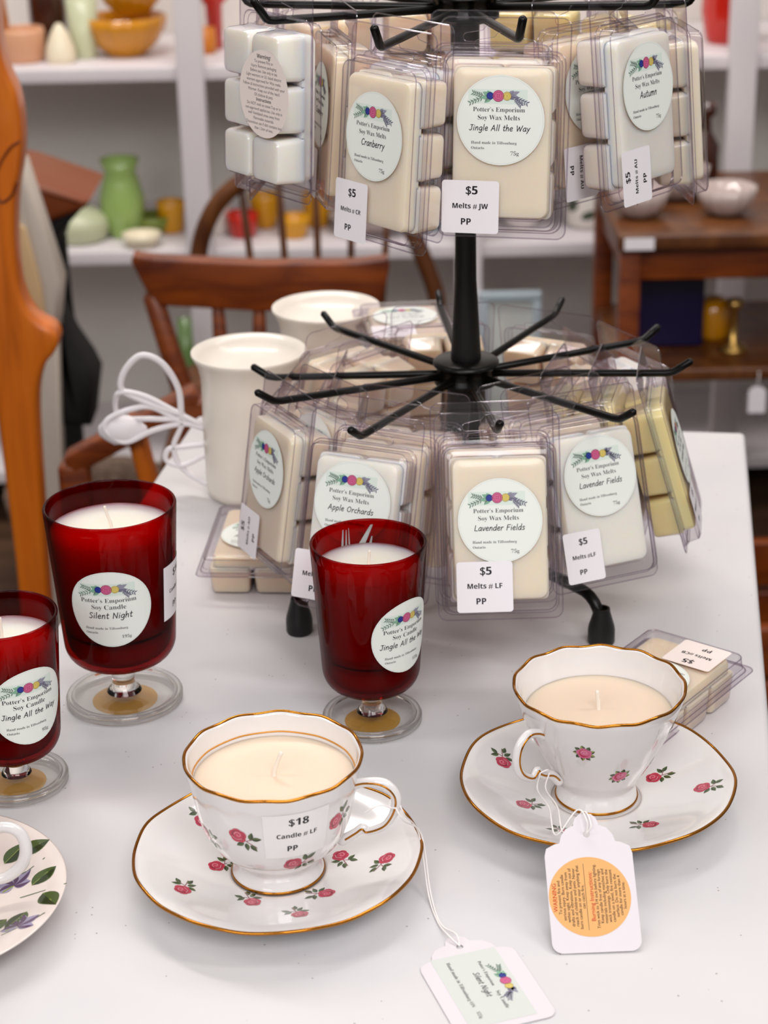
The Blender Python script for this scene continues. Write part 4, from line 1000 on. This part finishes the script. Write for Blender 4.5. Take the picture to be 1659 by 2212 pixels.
def vase(name, label, cat, px, Y, zb, prof, m_, seg=40, mod=None, group=None, sc=1.0):
    """a turned vessel standing at height zb below pixel column px; prof in metres"""
    q = at(px, 600, Y); 
    # slide along the column so that the foot lands on zb
    d_ = _ray(px, 600); x = CAM.x + d_.x * Y / d_.y
    o_ = thing(name, label, cat, (x, Y, zb), 0, group) if isinstance(m_, tuple) else None
    g = G(); pr = [(a * sc, b_ * sc) for a, b_ in prof]
    g.lathe([(0, 0)] + pr + [(pr[-1][0] - .003, pr[-1][1])] + [(max(0, a - .004), max(.004, b_)) for a, b_ in pr[::-1]] + [(0, .004)], seg, mod)
    o = g.put(name, m_ if isinstance(m_, str) else m_[0], None, (x, Y, zb))
    return tag(o, label, cat, group)
rib = lambda r0, z0, a, k: (r0 * (1 + .03 * cos(14 * a)), z0)
zU += .0; 
vase('glass_bowl', 'amber glass bowl on the upper white shelf, under a second bowl', 'bowl', 308, 3.12, zU, [(.03, 0), (.032, .004), (.05, .02), (.064, .045), (.066, .062)], 'amber_glass', 56, rib, 'amber bowls')
vase('glass_bowl', 'amber glass bowl nested on top of the amber bowl on the shelf', 'bowl', 325, 3.12, zU + .064, [(.026, 0), (.028, .004), (.044, .02), (.052, .045), (.053, .055)], 'amber_glass', 56, rib, 'amber bowls')
vase('bottle', 'dark brown bottle on the upper white shelf', 'bottle', 152, 3.14, zU + .001, [(.028, 0), (.030, .004), (.030, .16), (.012, .2), (.011, .24)], 'brown_glass')
vase('figurine', 'cream dome-shaped ornament before the dark brown bottle', 'ornament', 172, 3.06, zU, [(.022, 0), (.024, .01), (.022, .025), (.014, .045), (.006, .058), (.004, .06)], 'cream_glaze')
vase('tumbler', 'pale green tumbler between brown bottle and amber bowl', 'glass', 222, 3.10, zU, [(.018, 0), (.02, .004), (.025, .09)], 'pale_green')
vase('pot', 'peach pot on upper shelf beside the wooden post', 'pot', 95, 3.08, zU, [(.03, 0), (.034, .004), (.036, .045), (.034, .052)], 'peach_glaze')
vase('jar', 'orange amber jar at the left end of upper shelf', 'jar', 12, 3.10, zU, [(.035, 0), (.04, .006), (.045, .06), (.04, .11), (.03, .125)], 'orange_glaze')
vase('vase', 'green glazed vase on the lower shelf', 'vase', 276, 3.10, zL, [(.022, 0), (.024, .004), (.036, .04), (.037, .065), (.030, .092), (.025, .108), (.032, .128)], 'green_glaze')
vase('casserole_dish', 'white and green lidded dish left of the green vase', 'dish', 180, 3.08, zL, [(.034, 0), (.044, .004), (.05, .02), (.05, .032), (.046, .04), (.03, .052), (.008, .058)], 'pale_green')
vase('cup', 'olive yellow cup right of the green vase', 'cup', 378, 3.12, zL, [(.016, 0), (.02, .004), (.023, .04), (.024, .052)], 'yellow_glaze')
vase('bowl', 'small olive green bowl at foot of the green vase', 'bowl', 338, 3.12, zL, [(.02, 0), (.03, .01), (.036, .03)], 'olive_glaze')
vase('bowl', 'cream bowl in front of the green vase', 'bowl', 312, 3.03, zL, [(.016, 0), (.026, .008), (.032, .022)], 'cream_glaze')
vase('cup', 'red cup in the row on the lower shelf', 'cup', 530, 3.08, zL, [(.016, 0), (.022, .005), (.026, .03), (.027, .04)], 'red_glaze', group='coloured cups')
for px, h_, s_ in ((578, .056, 'behind the red cup'), (640, .036, 'low in front, between two taller ones'), (690, .056, 'at right end of the cup row')):
    vase('cup', 'yellow cup ' + s_, 'cup', px, 3.14 if h_ > .04 else 3.07, zL, [(.017, 0), (.02, .005), (.0255, h_ - .01), (.0265, h_)], 'yellow_glaze', group='coloured cups')
vase('cup', 'white cup left of the red cup beside the chair bow', 'cup', 478, 3.10, zL, [(.014, 0), (.018, .005), (.022, .05), (.023, .055)], 'white_glaze')
vase('dish', 'low grey glass dish behind the chair rail at the shelf edge', 'dish', 810, 3.10, zL, [(.03, 0), (.05, .01), (.075, .03)], 'pressed_glass')
vase('jar', 'teal and white jar left of the rack pole', 'jar', 930, 3.10, zL, [(.012, 0), (.018, .006), (.02, .05), (.012, .062)], 'teal_glaze')
vase('teapot_body', 'white jug right of the rack pole on the lower shelf', 'jug', 1125, 3.10, zL, [(.018, 0), (.028, .01), (.034, .04), (.026, .06), (.02, .07)], 'white_glaze')
o = thing('vase', 'white vase with green plant motif right of the rack pole', 'vase', (at(1265, 600, 3.1).x, 3.1, zL))
g = G(); pr = [(.026, 0), (.034, .008), (.04, .05), (.036, .09), (.026, .11), (.03, .12)]
g.lathe([(0, 0)] + pr + [(a - .003, max(.004, b_)) for a, b_ in pr[::-1]] + [(0, .004)], 40)
rv = prof_r(pr); P = Print()
for x, z_, a in ((-.025, .03, 1.2), (-.022, .045, 2.0), (-.028, .06, 1.5), (.02, .05, 1.0), (.012, .065, 2.2), (-.01, .02, .6), (.028, .03, 1.8)): P.leaf(x, z_, .028, .014, a, 'dark_leaf', 2)
P.into(g, cyl(lambda z_: rv(max(0, min(.12, z_))) + .0004, 0, 0), ['white_glaze', 'dark_leaf']); g.put('body', ['white_glaze', 'dark_leaf'], o)
o.name = 'vase'
vase('bowl', 'orange and red bowl on the shelf at upper right', 'bowl', 1545, 3.12, zU, [(.03, 0), (.035, .01), (.042, .05), (.04, .09), (.046, .11)], 'red_glaze', 48, rib)
vase('jar', 'orange jar on the upper shelf beside the left post', 'jar', 472, 3.12, zU, [(.016, 0), (.018, .01), (.016, .04)], 'orange_glaze')
vase('pot', 'red pot high on the shelf right of the left post', 'pot', 492, 3.16, zU + .0, [(.012, 0), (.014, .07), (.03, .085), (.032, .12)], 'red_glaze')
mat('pale_blue', 'aebcc4', 0.6)
q_ = at(1105, 650, 2.95)
o = thing('picture_frame', 'pale blue framed picture leaning on the bottom shelf right of the pole', 'picture', (q_.x, 2.98, .100))
g = G()
for (w, h_, x, z_) in ((.10, .014, 0, .007), (.10, .014, 0, .293), (.014, .272, -.043, .15), (.014, .272, .043, .15)): g.rbox(w, .016, h_, .002, (x, 0, z_))
g.put('frame', 'pale_blue', o, auto=R(45))
g = G(); g.rbox(.074, .006, .274, .001, (0, .002, .15)); g.put('panel', 'grey_paper', o, auto=R(45))
# ------------------------------------------------------------------ background: chairs
def chair_crest():
    Y = 2.15
    r_ = thing('wooden_chair', 'dark brown wooden chair with broad top rail behind the warmers', 'chair', (at(560, 600, Y).x, Y, 0))
    o_ = Vector(r_.location); q = lambda x, y, d_=0.0: at(x, y, Y + d_) - o_
    top = [(285, 560), (290, 545), (340, 552), (560, 562), (770, 560), (838, 552), (842, 570), (828, 640), (800, 662), (560, 668), (345, 655), (318, 625)]
    poly = [(q(a, b_).x, q(a, b_).z) for a, b_ in top]
    g = G(); g.prism(poly, -.012, .012, .004); g.put('top_rail', 'dark_wood', r_, auto=R(45))
    sz = .34
    for (a, b_) in (((330, 640), (415, 905)), ((805, 640), (730, 905))):
        p0, p1 = q(*a), q(*b_); d_ = (p1 - p0); p2 = p0 + d_ * ((sz - p0.z) / d_.z)
        g = G(); g.tube([p0, p0.lerp(p2, .5), p2], [.012, .014, .013], 14); g.put('back_post', 'dark_wood', r_)
    for x0_, x1_ in ((470, 490), (560, 562), (655, 640)):
        p0, p1 = q(x0_, 655), q(x1_, 905); d_ = p1 - p0; p2 = p0 + d_ * ((sz - p0.z) / d_.z)
        g = G(); g.tube([p0, p0.lerp(p2, .4), p0.lerp(p2, .6), p2], [.007, .012, .012, .008], 12); g.put('spindle', 'dark_wood', r_)
    g = G(); g.rbox(.36, .34, .03, .012, (0, -.15, sz)); g.put('seat', 'dark_wood', r_, auto=R(45))
    for sx in (-1, 1):
        for y in (-.29, -.01):
            g = G(); g.tube([(sx * .14, y, sz - .01), (sx * .17, y * 1.05, .17), (sx * .19, y * 1.1, 0.002)], [.014, .017, .011], 14); g.put('leg', 'dark_wood', r_)
    g = G(); g.tube([(-.165, -.30, .19), (.165, -.30, .19)], .009, 12); g.tube([(-.165, -.005, .19), (.165, -.005, .19)], .009, 12); g.put('stretcher', 'dark_wood', r_)
chair_crest()
def chair_bow():
    Y = 2.62
    r_ = thing('bow_back_chair', 'reddish brown bow-back chair whose curved hoop rises behind the broad rail', 'chair', (at(690, 600, Y).x, Y, 0))
    o_ = Vector(r_.location); q = lambda x, y, d_=0.0: at(x, y, Y + d_) - o_
    pts = [(425, 640), (428, 560), (440, 500), (470, 440), (520, 395), (590, 368), (680, 362), (770, 375), (840, 420), (885, 490), (915, 560), (940, 630), (950, 690)]
    g = G(); g.tube(spline([q(*p) for p in pts], 6), .0125, 14); g.put('bow', 'red_wood', r_)
    sz = .40
    for i, x in enumerate((520, 600, 680, 760, 840)):
        p0 = q(x, (395, 367, 362, 373, 422)[i]); p1 = Vector((p0.x * .8, 0, sz))
        g = G(); g.tube([p0, p1], .005, 10); g.put('spindle', 'red_wood', r_)
    g = G(); g.rbox(.40, .38, .034, .014, (0, -.16, sz - .014)); g.put('seat', 'red_wood', r_, auto=R(45))
    for sx in (-1, 1):
        for y in (-.30, -.02):
            g = G(); g.tube([(sx * .15, y, sz - .02), (sx * .18, y * 1.05, .2), (sx * .2, y * 1.12, .002)], [.014, .018, .011], 14); g.put('leg', 'red_wood', r_)
chair_bow()
# ------------------------------------------------------------------ background: left side
Y = 1.75
ol = [(-40, -30), (-5, -30), (5, 90), (22, 150), (40, 190), (50, 240), (54, 300), (50, 350), (42, 400), (38, 450), (38, 520), (46, 600), (62, 650), (88, 683), (118, 700), (130, 722), (124, 748), (100, 780), (86, 830), (84, 900), (90, 1000), (96, 1100), (102, 1200), (112, 1330), (118, 1420), (60, 1420), (52, 1330), (40, 1200), (15, 1000), (0, 880), (-40, 700)]
r_ = thing('carved_wooden_post', 'orange pine board with curved carved outline standing left of the table', 'post', (at(40, 700, Y).x, Y, 0))
o_ = Vector(r_.location)
pl = [(at(a, b_, Y).x - o_.x, at(a, b_, Y).z) for a, b_ in ol]
zlow = pl[24][1]
pl = pl[:24] + [(pl[24][0] + .02, 0.0), (pl[25][0] + .005, 0.0)] + pl[26:]
sp = [tuple((p.x, p.z)) for p in spline([(a, 0, b_) for a, b_ in pl[:24]], 3)] + pl[24:]
g = G(); g.prism(sp, -.02, .02, .006); g.put('board', 'orange_wood', r_, auto=R(45))
g = G()
kp = spline([(at(a, b_, Y).x - o_.x, -.0206, at(a, b_, Y).z) for a, b_ in ((50, 295), (30, 310), (8, 345), (-4, 390), (10, 425), (34, 410), (46, 380))], 6)
g.tube(kp, .0012, 6); g.put('knot_line', 'dark_wood', r_, label='dark curved knot line in the pine')
Y = 2.35
r_ = thing('fabric_lampshade', 'beige cloth panel with tan band leaning behind the pine board', 'cloth', (at(90, 520, Y).x, Y, 0)); o_ = Vector(r_.location)
q = lambda a, b_: (at(a, b_, Y).x - o_.x, at(a, b_, Y).z)
g = G(); g.prism([q(30, 330), q(55, 345), q(138, 600), q(130, 690), q(95, 700), q(60, 600), q(30, 480)], -.02, .03, .008); g.put('panel', 'beige_cloth', r_, auto=R(45))
g = G(); g.prism([q(36, 470), q(62, 480), q(95, 600), q(108, 690), q(90, 694), q(60, 610), q(38, 520)], -.026, -.0205, .002); g.put('band', 'tan_band', r_, auto=R(45), label='tan cloth band')
g = G(); g.prism([q(60, 700), q(130, 690), q(135, 1320), q(60, 1320)][:2] + [(q(128, 1290)[0], 0), (q(85, 1290)[0], 0)], -.015, .02, .006); g.put('stand', 'beige_cloth', r_, auto=R(45))
r_.name = 'cloth_screen'
Y = 2.55
r_ = thing('leather_stool', 'reddish brown tilted leather seat with black underside before the shelves', 'stool', (at(140, 420, Y).x, Y, 0)); o_ = Vector(r_.location)
g = G(); g.prism([q2 for q2 in [(at(a, b_, Y).x - o_.x, at(a, b_, Y).z) for a, b_ in ((45, 340), (70, 345), (215, 395), (205, 412), (110, 450), (95, 450), (75, 400))]], -.10, .06, .01); g.put('seat', 'brown_leather', r_, auto=R(45))
g = G(); g.prism([(at(a, b_, Y).x - o_.x, at(a, b_, Y).z) for a, b_ in ((100, 446), (205, 408), (150, 470), (128, 540), (118, 520))], -.09, .05, .01); g.put('underside', 'black_cloth', r_, auto=R(45), label='black cloth underside')
g = G(); g.bar((at(122, 500, Y).x - o_.x, -.02, .0), (at(122, 500, Y).x - o_.x, -.02, at(122, 500, Y).z), .03, .03, .004); g.put('leg', 'black_cloth', r_, auto=R(45))
# black bag on the floor line, bottle, stretchers
Y = 2.4
o = thing('black_bag', 'black bag slumped on the floor behind the pine board', 'bag', (at(150, 760, Y).x, Y, 0)); o_ = Vector(o.location)
g = G(); g.prism([(at(a, b_, Y).x - o_.x, max(0, at(a, b_, Y).z)) for a, b_ in ((105, 620), (125, 600), (135, 660), (165, 720), (200, 770), (215, 800), (205, 900), (110, 900))], -.05, .05, .02); g.put('body', 'black_cloth', o, auto=R(60))
vase('bottle', 'tall green bottle seen between the posts of the dark chair', 'bottle', 392, 2.9, .111, [(.024, 0), (.028, .006), (.028, .17), (.012, .22), (.011, .28)], 'bottle_green')
Y = 1.77
r_ = thing('wooden_easel', 'low dark brown wooden stand with a slanted rail left behind the table', 'stand', (at(270, 1000, Y).x, Y, 0)); o_ = Vector(r_.location)
q = lambda a, b_, d_=0: at(a, b_, Y + d_) - o_
g = G(); g.bar(q(150, 1000), q(430, 850), .03, .022, .005); g.put('rail', 'dark_wood', r_, auto=R(45))
g = G(); g.bar(q(285, 900, .024), q(360, 1180, .024), .035, .016, .005); g.put('brace', 'orange_wood', r_, auto=R(45), label='lighter orange brown brace')
for a, b_ in ((160, 995), (420, 855)):
    p = q(a, b_); g = G(); g.bar((p.x, 0, 0), p, .03, .03, .005); g.put('post', 'dark_wood', r_, auto=R(45))
o = thing('wicker_basket', 'greyish brown basket on the floor behind the slanted rails', 'basket', (at(185, 880, 2.75).x, 2.75, 0))
g = G(); pr = [(.10, 0), (.11, .01), (.13, .14), (.135, .17)]
g.lathe([(0, 0)] + pr + [(a - .006, max(.006, b_)) for a, b_ in pr[::-1]] + [(0, .006)], 48, lambda r0, z0, a, k: (r0 * (1 + .012 * cos(24 * a)), z0))
noise_col(mat('wicker', '6b5648', 0.8), [(0.3, '4c3a30'), (0.7, '8a7262')], scale=(20, 20, 40), nscale=4); g.put('body', 'wicker', o)
# ------------------------------------------------------------------ background: right side
Y = 2.5
zT = at(1500, 505, Y).z
r_ = thing('wooden_side_table', 'brown wooden side table at right with glassware on it', 'table', (at(1560, 600, Y).x, Y, 0)); o_ = Vector(r_.location)
xl = at(1335, 540, Y).x - o_.x; xr = xl + .62
g = G(); g.rbox(xr - xl, .36, .022, .004, ((xl + xr) / 2, .18, zT - .011)); g.put('tabletop', 'red_wood', r_, auto=R(45))
g = G(); g.rbox(xr - xl - .03, .3, .05, .003, ((xl + xr) / 2, .18, zT - .047)); g.put('apron', 'dark_wood', r_, auto=R(45))
for x in (xl + .02, xr - .03):
    for y in (.03, .33):
        g = G(); g.bar((x, y, 0), (x, y, zT - .02), .028, .028, .003); g.put('leg', 'dark_wood', r_, auto=R(45))
zS = at(1560, 820, Y).z
g = G(); g.rbox(xr - xl - .02, .32, .018, .003, ((xl + xr) / 2, .18, zS)); g.put('lower_shelf', 'red_wood', r_, auto=R(45))
o = thing('storage_box', 'dark blue box standing under the brown side table', 'box', (at(1466, 700, Y).x, Y + .17, zS + .0095))
g = G(); hb = at(1466, 612, Y).z - zS - .01; g.rbox(.11, .11, hb * .8, .006, (0, 0, hb * .4)); g.put('body', 'cobalt', o, auto=R(45))
g = G(); g.rbox(.114, .114, hb * .15, .006, (0, 0, hb * .875)); g.put('lid', 'cobalt', o, auto=R(45))
for px, s_, m_, lab in ((1375, 1.0, 'pressed_glass', 'pressed glass bowl at left end of the brown side table'), (1450, 1.15, 'pressed_glass', 'larger pressed glass bowl in the middle of the brown side table'), (1560, 1.0, 'pressed_glass', 'pressed glass bowl toward right end of the brown side table')):
    vase('glass_bowl', lab, 'bowl', px, Y + (.1 if s_ == 1 else .2), zT, [(.016, 0), (.024, .004), (.036, .018), (.042, .04)], m_, 56, rib, 'glassware on the side table', s_)
vase('bottle', 'dark stoppered bottle behind the glass bowls', 'bottle', 1508, Y + .27, zT, [(.018, 0), (.022, .006), (.022, .06), (.010, .08), (.009, .10), (.016, .105), (.016, .12)], 'brown_glass')
vase('dish', 'orange glass dish behind the pressed glass bowls', 'dish', 1440, Y + .3, zT, [(.03, 0), (.035, .03), (.046, .055), (.048, .062)], 'orange_glaze')
q = at(1385, 533, Y - .02)
g = G(); g.rbox(.040, .0012, .016, 0, (0, 0, 0)); tag(g.put('price_card', 'white_paper', None, (q.x, Y - .0025, zT - .012), auto=R(45)), 'white price card on the front edge of the brown side table', 'card')
q = at(1634, 860, Y)
o = thing('paper_tag', 'small white tag hanging from the lower shelf of the side table', 'price tag', (q.x, Y - .004, q.z))
g = G(); g.prism([(-.012, -.02), (.012, -.02), (.012, .012), (.006, .018), (-.006, .018), (-.012, .012)], -.0006, .0006); g.put('card', 'white_paper', o, auto=R(45))
g = G(); g.tube([(0, 0, .016), (.001, 0, .04), (0, .003, zS - q.z + .009)], .0006, 6); g.put('string', 'string', o)
vase('candlestick', 'brass candlestick on lower shelf of the brown side table', 'candlestick', 1590, Y + .1, zS + .009, [(.022, 0), (.02, .006), (.006, .012), (.006, .06), (.012, .065), (.012, .075)], 'brass')
vase('jar', 'yellow brown jar on the lower shelf of the side table', 'jar', 1545, Y + .16, zS + .009, [(.022, 0), (.026, .01), (.026, .05), (.016, .06)], 'amber_glass')
o = thing('floor_crate', 'dark brown wooden crate on the floor right of the white table', 'crate', (at(1650, 1150, 2.2).x + .05, 2.25, 0))
for i in range(3):
    g = G(); g.rbox(.34, .02, .065, .003, (0, -.13, .04 + i * .075)); g.put('slat', 'dark_wood', o, auto=R(45))
    g = G(); g.rbox(.34, .02, .065, .003, (0, .13, .04 + i * .075)); g.put('slat', 'dark_wood', o, auto=R(45))
for sx in (-1, 1):
    g = G(); g.rbox(.02, .25, .22, .003, (sx * .16, 0, .115)); g.put('end_panel', 'red_wood', o, auto=R(45))
bpy.context.view_layer.update()
